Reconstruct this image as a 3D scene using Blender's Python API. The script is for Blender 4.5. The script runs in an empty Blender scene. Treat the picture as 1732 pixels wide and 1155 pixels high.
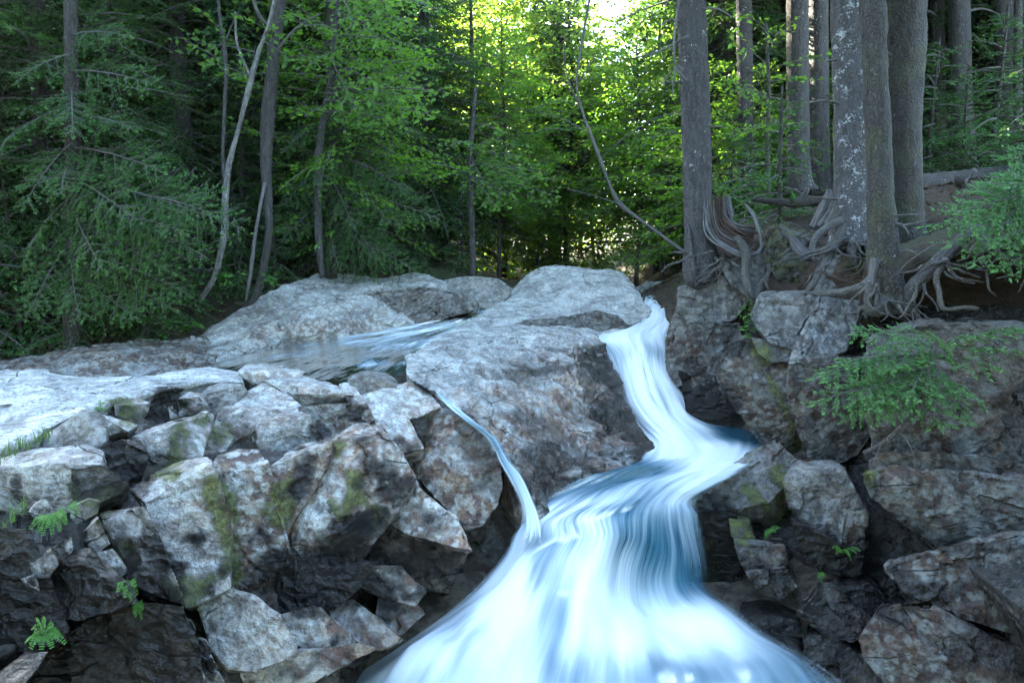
import bpy, bmesh, math, random
import numpy as np
from mathutils import Vector, Matrix, Quaternion

# ------------------------------------------------------------------ camera, sky, sun, exposure
scene = bpy.context.scene
COL = scene.collection
W, H, F = 1732.0, 1155.0, 1155.0
PITCH = math.radians(7.0)
CZ = 3.0
SP, CP = math.sin(PITCH), math.cos(PITCH)

cam_data = bpy.data.cameras.new('camera')
cam = bpy.data.objects.new('camera', cam_data)
COL.objects.link(cam)
cam.location = (0, 0, CZ)
cam.rotation_euler = (math.radians(90) - PITCH, 0, 0)
cam_data.sensor_width = 36.0
cam_data.lens = F / W * 36.0
cam_data.clip_start = 0.05
cam_data.clip_end = 600
scene.camera = cam

SUN_AZ, SUN_EL = -38.0, 27.0          # degrees: left of straight ahead, above the horizon
SUN = Vector((math.sin(math.radians(SUN_AZ)) * math.cos(math.radians(SUN_EL)),
              math.cos(math.radians(SUN_AZ)) * math.cos(math.radians(SUN_EL)),
              math.sin(math.radians(SUN_EL))))
world = bpy.data.worlds.new('World')
scene.world = world
world.use_nodes = True
wn = world.node_tree
wn.nodes.clear()
sky = wn.nodes.new('ShaderNodeTexSky')
sky.sky_type = 'NISHITA'
sky.sun_disc = False
sky.sun_elevation = math.radians(SUN_EL)
sky.sun_rotation = math.radians(SUN_AZ % 360)
sky.air_density = 1.0
sky.dust_density = 1.0
sky.ozone_density = 1.6
bg = wn.nodes.new('ShaderNodeBackground')
bg.inputs['Strength'].default_value = 0.085
wo = wn.nodes.new('ShaderNodeOutputWorld')
wn.links.new(sky.outputs[0], bg.inputs['Color'])
wn.links.new(bg.outputs[0], wo.inputs['Surface'])

sun_data = bpy.data.lights.new('sun', 'SUN')
sun_data.energy = 5.0
sun_data.angle = math.radians(0.5)
sun_data.color = (1.0, 0.93, 0.80)
sun = bpy.data.objects.new('sun', sun_data)
COL.objects.link(sun)
sun.location = (-20, 25, 30)
sun.rotation_euler = SUN.to_track_quat('Z', 'Y').to_euler()

vs = scene.view_settings
vs.view_transform = 'Standard'
vs.look = 'None'
vs.exposure = 5.2
vs.gamma = 1.0
vs.use_curve_mapping = False
vs.use_white_balance = True
vs.white_balance_temperature = 7100
vs.white_balance_tint = 6
scene.render.engine = 'CYCLES'
cy = scene.cycles
cy.use_denoising = True
cy.max_bounces = 8
cy.diffuse_bounces = 3
cy.glossy_bounces = 3
cy.transmission_bounces = 4
cy.transparent_max_bounces = 12
cy.sample_clamp_indirect = 4.0
cy.caustics_reflective = False
cy.caustics_refractive = False

rng = random.Random(7)
nrg = np.random.default_rng(7)

# ------------------------------------------------------------------ photograph measurements -> world points
def ray(px, py):
    a, b = (px - W / 2) / F, (H / 2 - py) / F
    return np.array((a, CP + b * SP, -SP + b * CP))
def at(px, py, Y):
    r = ray(px, py); t = Y / r[1]
    return np.array((r[0] * t, Y, CZ + r[2] * t))
def atd(px, py, d):                      # on a level plane d metres below the lens
    r = ray(px, py); t = d / max(1e-3, -r[2])
    return np.array((r[0] * t, r[1] * t, CZ - d))
def project(P):
    d = P - np.array((0, 0, CZ))
    zc = d[:, 1] * CP - d[:, 2] * SP
    yc = d[:, 1] * SP + d[:, 2] * CP
    zc = np.maximum(zc, 0.05)
    return np.stack((W / 2 + F * d[:, 0] / zc, H / 2 - F * yc / zc), 1)

class RBF:                               # thin-plate surface through measured points
    def __init__(self, pts, vals, lam=0.02, scale=1.0):
        self.s = scale
        self.p = np.array(pts, float) / scale
        v = np.array(vals, float)
        n = len(v)
        K = self.k(self.p, self.p) + lam * np.eye(n)
        A = np.zeros((n + 3, n + 3)); A[:n, :n] = K
        A[:n, n] = 1; A[:n, n + 1:] = self.p; A[n, :n] = 1; A[n + 1:, :n] = self.p.T
        self.w = np.linalg.solve(A, np.concatenate((v, np.zeros(3))))
    def k(self, a, b):
        r2 = ((a[:, None, :] - b[None, :, :]) ** 2).sum(2)
        return 0.5 * r2 * np.log(r2 + 1e-9)
    def __call__(self, q):
        q = np.atleast_2d(np.array(q, float)) / self.s
        out = np.empty(len(q))
        for i in range(0, len(q), 20000):
            b = q[i:i + 20000]
            out[i:i + 20000] = self.k(b, self.p) @ self.w[:-3] + self.w[-3] + b @ self.w[-2:]
        return out

# ------------------------------------------------------------------ noise
def _hash(ix, iy, iz, seed):
    h = (ix.astype(np.uint32) * np.uint32(374761393) + iy.astype(np.uint32) * np.uint32(668265263)
         + iz.astype(np.uint32) * np.uint32(2147483647) + np.uint32(seed * 1274126177 & 0xffffffff))
    h ^= h >> np.uint32(13); h *= np.uint32(1274126177); h ^= h >> np.uint32(16)
    h *= np.uint32(2246822519); h ^= h >> np.uint32(15)
    return h.astype(np.float64) / 4294967295.0
def vnoise(p, seed=0):
    with np.errstate(over='ignore'):
        i = np.floor(p).astype(np.int64); f = p - i
        u = f * f * f * (f * (f * 6 - 15) + 10)
        r = 0
        for dx in (0, 1):
            for dy in (0, 1):
                for dz in (0, 1):
                    w = (u[:, 0] if dx else 1 - u[:, 0]) * (u[:, 1] if dy else 1 - u[:, 1]) * (u[:, 2] if dz else 1 - u[:, 2])
                    r = r + w * _hash(i[:, 0] + dx, i[:, 1] + dy, i[:, 2] + dz, seed)
    return r * 2 - 1
def fbm(p, octaves=4, seed=0, gain=0.5):
    a, s, r = 1.0, 1.0, 0
    for o in range(octaves):
        r = r + a * vnoise(p * s, seed + o * 17); a *= gain; s *= 2.03
    return r
def facet(p, seed=0):
    """broken, planar chips: every cell of a jittered lattice has its own tilted plane"""
    with np.errstate(over='ignore'):
        i = np.floor(p).astype(np.int64)
        best = np.full(len(p), 1e9); out = np.zeros(len(p))
        for dx in (-1, 0, 1):
            for dy in (-1, 0, 1):
                for dz in (-1, 0, 1):
                    c = i + np.array((dx, dy, dz))
                    h = [_hash(c[:, 0], c[:, 1], c[:, 2], seed + k) for k in range(7)]
                    q = p - (c + np.stack(h[:3], 1))
                    d = (q * q).sum(1)
                    pl = q[:, 0] * (h[3] - .5) + q[:, 1] * (h[4] - .5) + q[:, 2] * (h[5] - .5) + (h[6] - .5) * .5
                    m = d < best
                    best[m] = d[m]; out[m] = pl[m]
    return out
def sstep(a, b, x):
    t = np.clip((x - a) / (b - a), 0, 1)
    return t * t * (3 - 2 * t)

# ------------------------------------------------------------------ object helpers
def tag(o, label=None, cat=None, group=None, kind=None):
    if label: o['label'] = label
    if cat: o['category'] = cat
    if group: o['group'] = group
    if kind: o['kind'] = kind
    return o
def empty(name, loc, label=None, cat=None, group=None, rz=0.0):
    o = bpy.data.objects.new(name, None)
    COL.objects.link(o)
    o.location = loc; o.rotation_euler = (0, 0, rz); o.empty_display_size = 0.2
    return tag(o, label, cat, group)
def link(name, mesh, parent=None, loc=(0, 0, 0)):
    o = bpy.data.objects.new(name, mesh)
    COL.objects.link(o)
    o.location = loc
    if parent is not None: o.parent = parent
    return o
def mesh_np(name, V, faces, mat=None, smooth=True, attrs=None, uv=None):
    """faces: (n,3) or (n,4) array, or a list of such arrays"""
    V = np.asarray(V, np.float32)
    fl = faces if isinstance(faces, list) else [faces]
    fl = [np.asarray(f, np.int32) for f in fl if len(f)]
    me = bpy.data.meshes.new(name)
    me.vertices.add(len(V)); me.vertices.foreach_set('co', V.ravel())
    nl = sum(f.size for f in fl); nf = sum(len(f) for f in fl)
    me.loops.add(nl); me.polygons.add(nf)
    idx = np.concatenate([f.ravel() for f in fl])
    me.loops.foreach_set('vertex_index', idx)
    starts, k = [], 0
    for f in fl:
        starts.append(k + np.arange(len(f), dtype=np.int32) * f.shape[1]); k += f.size
    me.polygons.foreach_set('loop_start', np.concatenate(starts).astype(np.int32))
    me.update(calc_edges=True)
    me.polygons.foreach_set('use_smooth', np.full(nf, smooth))
    if attrs:
        for n, a in attrs.items():
            a = np.asarray(a, np.float32)
            at_ = me.attributes.new(n, 'FLOAT' if a.ndim == 1 else 'FLOAT_VECTOR', 'POINT')
            at_.data.foreach_set('value' if a.ndim == 1 else 'vector', a.ravel())
    if uv is not None:
        l = me.uv_layers.new(name='UVMap')
        l.data.foreach_set('uv', np.asarray(uv, np.float32)[idx].ravel())
    if mat: me.materials.append(mat)
    return me
def vnormals(me):
    n = np.empty(len(me.vertices) * 3, np.float32)
    me.vertex_normals.foreach_get('vector', n)
    return n.reshape(-1, 3).astype(float)
def coords(me):
    n = np.empty(len(me.vertices) * 3, np.float32)
    me.vertices.foreach_get('co', n)
    return n.reshape(-1, 3).astype(float)
# ------------------------------------------------------------------ materials
class NT:
    def __init__(self, name):
        self.m = bpy.data.materials.new(name); self.m.use_nodes = True
        self.t = self.m.node_tree; self.t.nodes.clear()
        self.out = self.t.nodes.new('ShaderNodeOutputMaterial')
    def n(self, kind, **kw):
        x = self.t.nodes.new(kind)
        for k, v in kw.items():
            if k in ('attribute_name', 'attribute_type', 'operation', 'blend_type', 'data_type', 'feature', 'noise_dimensions', 'distance', 'interpolation_type', 'use_clamp', 'musgrave_type'):
                setattr(x, k, v)
            else:
                self.set(x, k, v)
        return x
    def set(self, x, k, v):
        s = x.inputs[int(k[1:])] if k[0] == '_' and k[1:].isdigit() else x.inputs[k.replace('_', ' ')]
        if isinstance(v, bpy.types.NodeSocket): self.t.links.new(v, s)
        else: s.default_value = v
    def vattr(self, name): return self.n('ShaderNodeAttribute', attribute_name=name).outputs['Vector']
    def attr(self, name): return self.n('ShaderNodeAttribute', attribute_name=name).outputs['Fac']
    def math(self, op, a, b=None, c=None, clamp=False):
        kw = {'_0': a}
        if b is not None: kw['_1'] = b
        if c is not None: kw['_2'] = c
        return self.n('ShaderNodeMath', operation=op, use_clamp=clamp, **kw).outputs[0]
    def mix(self, f, a, b, blend='MIX'):
        x = self.n('ShaderNodeMix', data_type='RGBA', blend_type=blend)
        for s, v in ((x.inputs[0], f), (x.inputs[6], a), (x.inputs[7], b)):
            if isinstance(v, bpy.types.NodeSocket): self.t.links.new(v, s)
            else: s.default_value = v if not isinstance(v, tuple) or len(v) == 4 else (*v, 1)
        return x.outputs[2]
    def smooth(self, v, a, b):
        x = self.n('ShaderNodeMapRange', interpolation_type='SMOOTHSTEP')
        self.set(x, '_0', v); self.set(x, '_1', a); self.set(x, '_2', b)
        return x.outputs[0]
    def noise(self, vec, scale, detail=4, rough=.55, dist=0.0):
        x = self.n('ShaderNodeTexNoise'); self.set(x, 'Vector', vec)
        self.set(x, 'Scale', scale); self.set(x, 'Detail', detail); self.set(x, 'Roughness', rough); self.set(x, 'Distortion', dist)
        return x.outputs['Fac']
    def scaled(self, vec, s):
        x = self.n('ShaderNodeVectorMath', operation='MULTIPLY'); self.set(x, '_0', vec); self.set(x, '_1', s)
        return x.outputs[0]
    def bump(self, h, strength, dist, normal=None):
        x = self.n('ShaderNodeBump'); self.set(x, 'Height', h); self.set(x, 'Strength', strength); self.set(x, 'Distance', dist)
        if normal is not None: self.set(x, 'Normal', normal)
        return x.outputs[0]
    def finish(self, shader):
        self.t.links.new(shader, self.out.inputs['Surface']); return self.m
    def objvec(self): return self.n('ShaderNodeTexCoord').outputs['Object']
    def pos(self): return self.n('ShaderNodeNewGeometry').outputs['Position']

def rock_material():
    T = NT('granite')
    P = T.objvec()
    wet, moss, tone, warm, liv = T.attr('wet'), T.attr('moss'), T.attr('tone'), T.attr('warm'), T.attr('lichen')
    n1 = T.noise(P, 1.7, 5, .6, .6)
    n2 = T.noise(P, 7.0, 6, .65, .3)
    n3 = T.noise(P, 38.0, 4, .7)
    n4 = T.noise(P, 170.0, 2, .6)
    col = T.mix(T.smooth(n1, .35, .65), (.335, .345, .340), (.215, .218, .212))
    big = T.noise(P, .75, 4, .6)
    col = T.mix(T.math('MULTIPLY', T.smooth(n2, .45, .68), T.math('MULTIPLY', T.smooth(big, .38, .6), .55)), col, (.43, .44, .44))
    col = T.mix(T.math('MULTIPLY', T.smooth(T.noise(T.scaled(P, (1, 1, .4)), 2.6, 6, .7, .4), .52, .66), .45), col, (.15, .14, .13))
    # foliation streaks of the gneiss
    fol = T.noise(T.scaled(P, (1.4, 2.2, 9.0)), 3.0, 5, .65, .8)
    col = T.mix(T.math('MULTIPLY', T.smooth(fol, .52, .66), .4), col, (.16, .155, .165))
    # warm / purple stain
    wst = T.math('MULTIPLY', T.smooth(T.noise(P, 3.1, 5, .6, 1.0), .34, .58), warm)
    col = T.mix(wst, col, T.mix(T.smooth(n2, .4, .62), (.12, .078, .068), (.23, .158, .105)))
    ton = T.noise(P, 2.3, 8, .68, 1.2)
    col = T.mix(1.0, col, T.mix(T.smooth(ton, .36, .64), (.66, .65, .65), (1.28, 1.28, 1.27)), 'MULTIPLY')
    # speckle
    sp = T.math('ADD', T.math('MULTIPLY', n4, .9), T.math('MULTIPLY', n3, 1.1))
    col = T.mix(1.0, col, T.mix(T.smooth(sp, .72, 1.25), (.5, .5, .52), (1.28, 1.27, 1.25)), 'MULTIPLY')
    # pale lichen blotches
    lv = T.n('ShaderNodeTexVoronoi', feature='SMOOTH_F1'); T.set(lv, 'Vector', P); T.set(lv, 'Scale', 13.0); T.set(lv, 'Smoothness', .25)
    lch = T.math('MULTIPLY', T.smooth(T.math('SUBTRACT', T.math('ADD', n2, T.math('MULTIPLY', n3, .35)), T.math('MULTIPLY', lv.outputs['Distance'], .5)), .38, .58), T.math('MULTIPLY', liv, .7))
    col = T.mix(lch, col, (.50, .53, .52))
    col = T.mix(1.0, col, T.n('ShaderNodeCombineColor', _0=tone, _1=tone, _2=tone).outputs[0], 'MULTIPLY')
    # chipped, hackly break of the stone
    wv = T.n('ShaderNodeVectorMath', operation='ADD'); T.set(wv, '_0', T.scaled(P, (1.0, 1.0, 1.6)))
    nz = T.n('ShaderNodeTexNoise'); T.set(nz, 'Vector', P); T.set(nz, 'Scale', 5.0); T.set(nz, 'Detail', 4.0)
    T.set(wv, '_1', T.scaled(nz.outputs['Color'], (.30, .30, .30)))
    vo = T.n('ShaderNodeTexVoronoi', feature='F1'); T.set(vo, 'Vector', wv.outputs[0]); T.set(vo, 'Scale', 9.0)
    chip = T.math('MULTIPLY', vo.outputs['Distance'], 1.0)
    pit = T.math('MULTIPLY', T.smooth(T.noise(P, 21.0, 4, .7, .5), .60, .72), .55)
    col = T.mix(pit, col, (.06, .057, .055))
    v2 = T.n('ShaderNodeTexVoronoi', feature='DISTANCE_TO_EDGE'); w2 = T.n('ShaderNodeVectorMath', operation='ADD')
    T.set(w2, '_0', T.scaled(P, (.7, .9, 1.9))); T.set(w2, '_1', T.scaled(nz.outputs['Color'], (.10, .10, .10))); T.set(v2, 'Vector', w2.outputs[0]); T.set(v2, 'Scale', 1.5)
    jo = T.math('MULTIPLY', T.math('SUBTRACT', 1.0, T.smooth(v2.outputs['Distance'], .002, .012)), T.smooth(T.noise(P, 1.3, 3), .46, .52))
    col = T.mix(T.math('MULTIPLY', jo, .85), col, (.035, .032, .030))
    # moss
    mn = T.math('ADD', T.math('MULTIPLY', n2, .8), T.math('ADD', T.math('MULTIPLY', n3, .7), T.math('MULTIPLY', n4, .5)))
    mm = T.math('MULTIPLY', T.smooth(T.math('ADD', moss, T.math('MULTIPLY', T.math('SUBTRACT', mn, 1.0), 2.3)), .38, .85), .86)
    mcol = T.mix(T.smooth(T.math('ADD', n3, T.math('SUBTRACT', n2, .5)), .35, .65), (.055, .064, .020), (.155, .175, .058))
    col = T.mix(mm, col, mcol)
    # wet film with slime, darker still to paint shade into hollows
    ww = T.smooth(T.math('ADD', wet, T.math('MULTIPLY', T.math('SUBTRACT', T.math('ADD', n2, T.math('MULTIPLY', n3, .5)), .75), 1.7)), .32, .58)
    wcol = T.mix(1.0, col, T.mix(T.smooth(n2, .38, .66), (.018, .017, .017), (.075, .058, .050)), 'MULTIPLY')
    ww = T.math('MULTIPLY', ww, T.math('ADD', .25, T.math('MULTIPLY', wet, .75)), clamp=True)
    col = T.mix(ww, col, wcol)
    rough = T.math('SUBTRACT', T.math('ADD', .60, T.math('MULTIPLY', n3, .25)), T.math('MULTIPLY', ww, T.math('ADD', .50, T.math('MULTIPLY', n2, .16))))
    hgt = T.math('ADD', T.math('MULTIPLY', n3, .5), T.math('ADD', T.math('MULTIPLY', n2, 1.0), T.math('MULTIPLY', n4, .12)))
    hgt = T.math('ADD', hgt, T.math('SUBTRACT', T.math('MULTIPLY', chip, .9), T.math('ADD', T.math('MULTIPLY', pit, .5), T.math('MULTIPLY', jo, .9))))
    hgt = T.math('ADD', hgt, T.math('MULTIPLY', mm, T.math('MULTIPLY', n4, .6)))
    nor = T.bump(hgt, .85, .045)
    b = T.n('ShaderNodeBsdfPrincipled', Base_Color=col, Roughness=rough, Normal=nor)
    T.set(b, 'Specular IOR Level', T.math('ADD', .25, T.math('MULTIPLY', ww, .18)))
    return T.finish(b.outputs[0])

def ground_material():
    T = NT('forest_litter')
    P = T.pos()
    n1, n2, n3 = T.noise(P, .8, 5), T.noise(P, 9, 5, .65), T.noise(P, 60, 3, .7)
    col = T.mix(T.smooth(n2, .35, .65), (.022, .014, .009), (.055, .036, .023))
    col = T.mix(T.smooth(n3, .5, .7), col, (.10, .064, .038))
    col = T.mix(T.math('MULTIPLY', T.smooth(n1, .5, .62), .8), col, (.03, .05, .012))
    bed = T.attr('bed')
    col = T.mix(bed, col, T.mix(T.smooth(n2, .4, .6), (.05, .04, .03), (.14, .115, .09)))
    b = T.n('ShaderNodeBsdfPrincipled', Base_Color=col, Roughness=.9, Normal=T.bump(T.math('ADD', n2, n3), .9, .04))
    return T.finish(b.outputs[0])

def bark_material(name, c1, c2, c3, lichen=0.0, scale=1.0, moss=0.0, plates=.5, fibre=.22):
    """grain follows the limb: 'grain' holds each vertex on the straightened limb"""
    T = NT(name)
    P = T.vattr('grain')
    nz = T.n('ShaderNodeTexNoise'); T.set(nz, 'Vector', P); T.set(nz, 'Scale', 9.0); T.set(nz, 'Detail', 3.0)
    wv = T.n('ShaderNodeVectorMath', operation='ADD'); T.set(wv, '_0', P); T.set(wv, '_1', T.scaled(nz.outputs['Color'], (.05, .05, .09)))
    Q = wv.outputs[0]
    n1 = T.noise(T.scaled(Q, (1.0, 1.0, fibre)), 22 * scale, 6, .7, .3)
    n2 = T.noise(P, 3.0, 5, .6)
    n3 = T.noise(P, 42, 4, .7)
    vo = T.n('ShaderNodeTexVoronoi', feature='DISTANCE_TO_EDGE'); T.set(vo, 'Vector', T.scaled(Q, (1, 1, .45))); T.set(vo, 'Scale', 40.0 * scale)
    plate = T.smooth(vo.outputs['Distance'], .0, .20)
    col = T.mix(T.smooth(n1, .35, .65), c1, c2)
    col = T.mix(T.math('MULTIPLY', T.math('SUBTRACT', 1.0, plate), plates), col, (.014, .012, .011))
    col = T.mix(T.math('MULTIPLY', T.smooth(n2, .45, .65), .5), col, c3)
    if lichen > 0:
        l = T.smooth(T.math('ADD', T.math('MULTIPLY', n3, .8), T.math('MULTIPLY', T.noise(P, 11.0, 5, .65), .8)), 1.0 - .16 * lichen, 1.06 - .16 * lichen)
        col = T.mix(T.math('MULTIPLY', l, T.math('MULTIPLY', T.smooth(T.noise(P, 1.9, 4, .6), .40, .58), .85)), col, (.42, .46, .46))
    if moss > 0:
        col = T.mix(T.math('MULTIPLY', T.smooth(T.noise(P, 2.2, 5, .65), .45, .6), moss), col, (.07, .085, .015))
    h = T.math('ADD', T.math('MULTIPLY', n1, 1.0), T.math('ADD', T.math('MULTIPLY', plate, .6 * plates), T.math('MULTIPLY', n3, .25)))
    b = T.n('ShaderNodeBsdfPrincipled', Base_Color=col, Roughness=.85, Normal=T.bump(h, 1.0, .03))
    return T.finish(b.outputs[0])

def leaf_material(name, dark, light, trans, tfac, gloss=.35, gvar=1.0):
    T = NT(name)
    var = T.attr('var')
    rnd = T.n('ShaderNodeObjectInfo').outputs['Random']
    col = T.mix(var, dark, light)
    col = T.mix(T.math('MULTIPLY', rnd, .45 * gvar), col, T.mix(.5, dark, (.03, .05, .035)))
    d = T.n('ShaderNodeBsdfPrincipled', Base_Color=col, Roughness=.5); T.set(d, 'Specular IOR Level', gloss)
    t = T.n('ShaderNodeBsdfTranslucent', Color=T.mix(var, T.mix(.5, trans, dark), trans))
    m = T.n('ShaderNodeMixShader', _0=tfac); T.set(m, '_1', d.outputs[0]); T.set(m, '_2', t.outputs[0])
    return T.finish(m.outputs[0])

def water_material(name, u_s, v_s, foam_lo, foam_hi, clear=(.55, .72, .78), body=(.018, .07, .10), bodyfac=.5, rough=.25, bmp=.2, gfac=.22):
    """long threads of white water over clear water; UV runs across / along the current"""
    T = NT(name)
    uv = T.n('ShaderNodeTexCoord').outputs['UV']
    foam, veil, fine = T.attr('foam'), T.attr('veil'), T.attr('fine')
    a = T.noise(T.scaled(uv, (u_s, v_s, 1)), 1.0, 3, .5, .1)
    b = T.noise(T.scaled(uv, (u_s * 4.1, v_s * 1.3, 1)), 1.0, 3, .6)
    c = T.noise(T.scaled(uv, (u_s * .28, v_s * 1.1, 1)), 1.0, 3, .5)
    s = T.math('ADD', T.math('MULTIPLY', a, .40), T.math('ADD', T.math('MULTIPLY', T.math('SUBTRACT', b, .5), T.math('ADD', .10, T.math('MULTIPLY', fine, .75))), T.math('ADD', .05, T.math('MULTIPLY', c, .72))))
    f = T.smooth(T.math('ADD', T.math('SUBTRACT', s, .61), foam), foam_lo, foam_hi)
    white = T.n('ShaderNodeBsdfDiffuse', Color=T.mix(f, (.10, .27, .40, 1), (.78, .84, .88, 1)))
    tl = T.n('ShaderNodeBsdfTranslucent', Color=(.75, .86, .92, 1))
    w = T.n('ShaderNodeMixShader', _0=.25); T.set(w, '_1', white.outputs[0]); T.set(w, '_2', tl.outputs[0])
    nor = T.bump(T.math('ADD', a, T.math('MULTIPLY', b, .3)), bmp, .04)
    fr = T.n('ShaderNodeFresnel', IOR=1.33, Normal=nor)
    gl = T.n('ShaderNodeBsdfGlossy', Color=(1, 1, 1, 1), Roughness=rough, Normal=nor)
    tr = T.n('ShaderNodeBsdfTransparent', Color=(*clear, 1))
    bd = T.n('ShaderNodeBsdfDiffuse', Color=(*body, 1))
    c1 = T.n('ShaderNodeMixShader', _0=bodyfac); T.set(c1, '_1', tr.outputs[0]); T.set(c1, '_2', bd.outputs[0])
    cl = T.n('ShaderNodeMixShader', _0=fr.outputs[0]); T.set(cl, '_0', T.math('MULTIPLY', fr.outputs[0], gfac)); T.set(cl, '_1', c1.outputs[0]); T.set(cl, '_2', gl.outputs[0])
    m = T.n('ShaderNodeMixShader', _0=f); T.set(m, '_1', cl.outputs[0]); T.set(m, '_2', w.outputs[0])
    # thin edges of the veil let the rock behind show
    t2 = T.n('ShaderNodeBsdfTransparent', Color=(1, 1, 1, 1))
    vf = T.smooth(T.math('ADD', veil, T.math('MULTIPLY', T.math('SUBTRACT', s, .62), 2.2)), .15, .80)
    m2 = T.n('ShaderNodeMixShader', _0=vf); T.set(m2, '_1', t2.outputs[0]); T.set(m2, '_2', m.outputs[0])
    return T.finish(m2.outputs[0])

M_ROCK = rock_material()
M_GROUND = ground_material()
M_BARK = bark_material('conifer_bark', (.036, .032, .032), (.085, .078, .078), (.058, .055, .058), .35)
M_BARK_LICHEN = bark_material('lichened_bark', (.042, .040, .042), (.090, .086, .089), (.070, .069, .073), .85)
M_BARK_PLATE = bark_material('plated_bark', (.028, .024, .022), (.068, .058, .051), (.045, .039, .035), .1, 1.0, .25, .75, .2)
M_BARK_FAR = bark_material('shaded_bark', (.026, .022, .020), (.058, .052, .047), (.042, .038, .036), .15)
M_BIRCH = bark_material('birch_bark', (.10, .097, .09), (.24, .235, .22), (.06, .057, .053), .6, 1, 0, .3)
M_DEADWOOD = bark_material('weathered_wood', (.045, .043, .044), (.16, .155, .158), (.09, .083, .08), 0, 2.2, 0, 0, .05)
M_REDWOOD = bark_material('rotting_wood', (.025, .016, .012), (.12, .068, .048), (.085, .07, .062), 0, 2.0, 0, 0, .05)
M_ROOT = bark_material('root_bark', (.05, .046, .045), (.135, .127, .125), (.075, .07, .07), .4, 1.6, .15, .4, .12)
M_TWIG = bark_material('grey_twig', (.07, .065, .062), (.14, .132, .128), (.09, .085, .083), .2, 1, 0, .2)
M_HEMLOCK = leaf_material('hemlock_needles', (.017, .047, .016), (.064, .140, .040), (.09, .22, .03), .32, .12)
M_HEMFAR = leaf_material('far_needles', (.014, .042, .020), (.045, .11, .040), (.10, .22, .03), .34, .1)
M_HEMNEAR = leaf_material('sapling_needles', (.024, .085, .028), (.085, .215, .060), (.10, .20, .03), .25, .15, .3)
M_LEAF = leaf_material('broad_leaf', (.035, .095, .020), (.085, .19, .035), (.28, .56, .04), .54, .2, .4)
M_LEAFFAR = leaf_material('far_broad_leaf', (.04, .10, .025), (.09, .19, .045), (.42, .62, .07), .62, .15, .6)
M_FERN = leaf_material('fern_green', (.03, .10, .02), (.075, .21, .035), (.15, .35, .03), .35, .2, .3)
M_GRASS = leaf_material('grass_blades', (.03, .075, .02), (.09, .16, .05), (.12, .22, .03), .3, .2, 0)
M_LITTER = leaf_material('dead_leaves', (.030, .018, .011), (.13, .085, .05), (.08, .05, .03), .15, .2, 0)
M_MOSS = leaf_material('moss', (.05, .06, .012), (.13, .14, .025), (.1, .12, .02), .1, .2, .3)
M_CASCADE = water_material('cascade_water', 17, .55, -.36, .30, body=(.02, .10, .16), bodyfac=.75)
def thread_material():
    T = NT('water_thread')
    d = T.n('ShaderNodeBsdfDiffuse', Color=(.86, .90, .93, 1)); t = T.n('ShaderNodeBsdfTransparent', Color=(1, 1, 1, 1))
    m = T.n('ShaderNodeMixShader', _0=.30); T.set(m, '_1', t.outputs[0]); T.set(m, '_2', d.outputs[0])
    return T.finish(m.outputs[0])
M_THREAD = thread_material()
M_POOL = water_material('pool_water', 16, 1.4, .0, .34, body=(.012, .09, .13), bodyfac=.75)
M_STREAM = water_material('stream_water', 12, 1.2, .10, .42, clear=(.62, .62, .58), body=(.05, .045, .035), bodyfac=.12, rough=.06, bmp=.7, gfac=1.0)
# ------------------------------------------------------------------ terrain
def lvl(d): return CZ - d
TERR = [(-14,6,.7),(-10,8,1.3),(-6.7,9.6,1.55),(-5,10.6,1.25),(-4.25,11.5,.85),(-3.3,12.9,.55),(-1.5,14.3,.45),(0,16,.55),(-8,11,.9),(-10,14,0),(-8,14,-.2),(-4,18,-.5),
        (-12,20,-2),(0,30,.3),(-6,30,-2),(-20,35,-4.5),(3,30,.5),(4,20,.6),(2.6,14,.95),(3,18,.9),(-20,10,-.6),(-25,20,-3),(-40,30,-6),(-30,5,-.5),
        (3.2,9.9,.35),(3.5,9.2,.12),(2.7,9.2,2.5),(3.0,8.4,2.5),(4,8.6,.0),(4.6,10,-.45),(4.4,13,-.5),(6,11,-.9),(5.6,7.6,-.25),(8,8,-.5),(8,14,-1.55),(12,20,-2.1),(6,20,-1),(14,10,-1.2),
        (20,30,-3),(6,30,-.6),(40,40,-4),(30,12,-1.8),(14,3,-.3),(0,60,-1.5),(20,70,-6),(-30,70,-8),
        (2.1,12,1.3),(2.1,10.6,2.0),(2.2,9,2.7),(1.6,7.4,2.8),(.5,5.6,3.5),(.5,4,3.7),(.5,1,3.8),(2.5,1,3.6),(-4,1,3.4),(7,1,2.5),(0,-3,3.9),(9,-3,1.5),(-9,-3,2.2),
        (-.5,9,1.75),(.5,9,2.0),(.3,7.5,2.7),(-.5,12,1.35),(1,12,1.3),(.5,14,.85),
        (-4,5.6,1.75),(-3,6.6,1.7),(-6,5.2,1.6),(-10,5,1.3),(-2.6,5.2,2.3),(-3,3.9,2.8),(-2,4.6,3.1),(-4,3,3.1),(-7,2,2.6),(-1.2,5.5,3.0),(-1.5,8,1.8),(-3,8.6,1.75),(-2,10,1.6),
        (3,6,3.2),(4,5,3.3),(5,4,3.2),(5.5,5.6,2.3),(5.2,6.6,1.7),(4.4,7.2,1.6),(3.6,8.1,1.5),(7,6,.6),(3.0,7.2,2.7)]
_T = RBF([(a, b) for a, b, c in TERR], [c for a, b, c in TERR], .03, 6.0)
def ground_z(x, y):
    return float(CZ - _T([(x, y)])[0] + .0)
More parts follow.
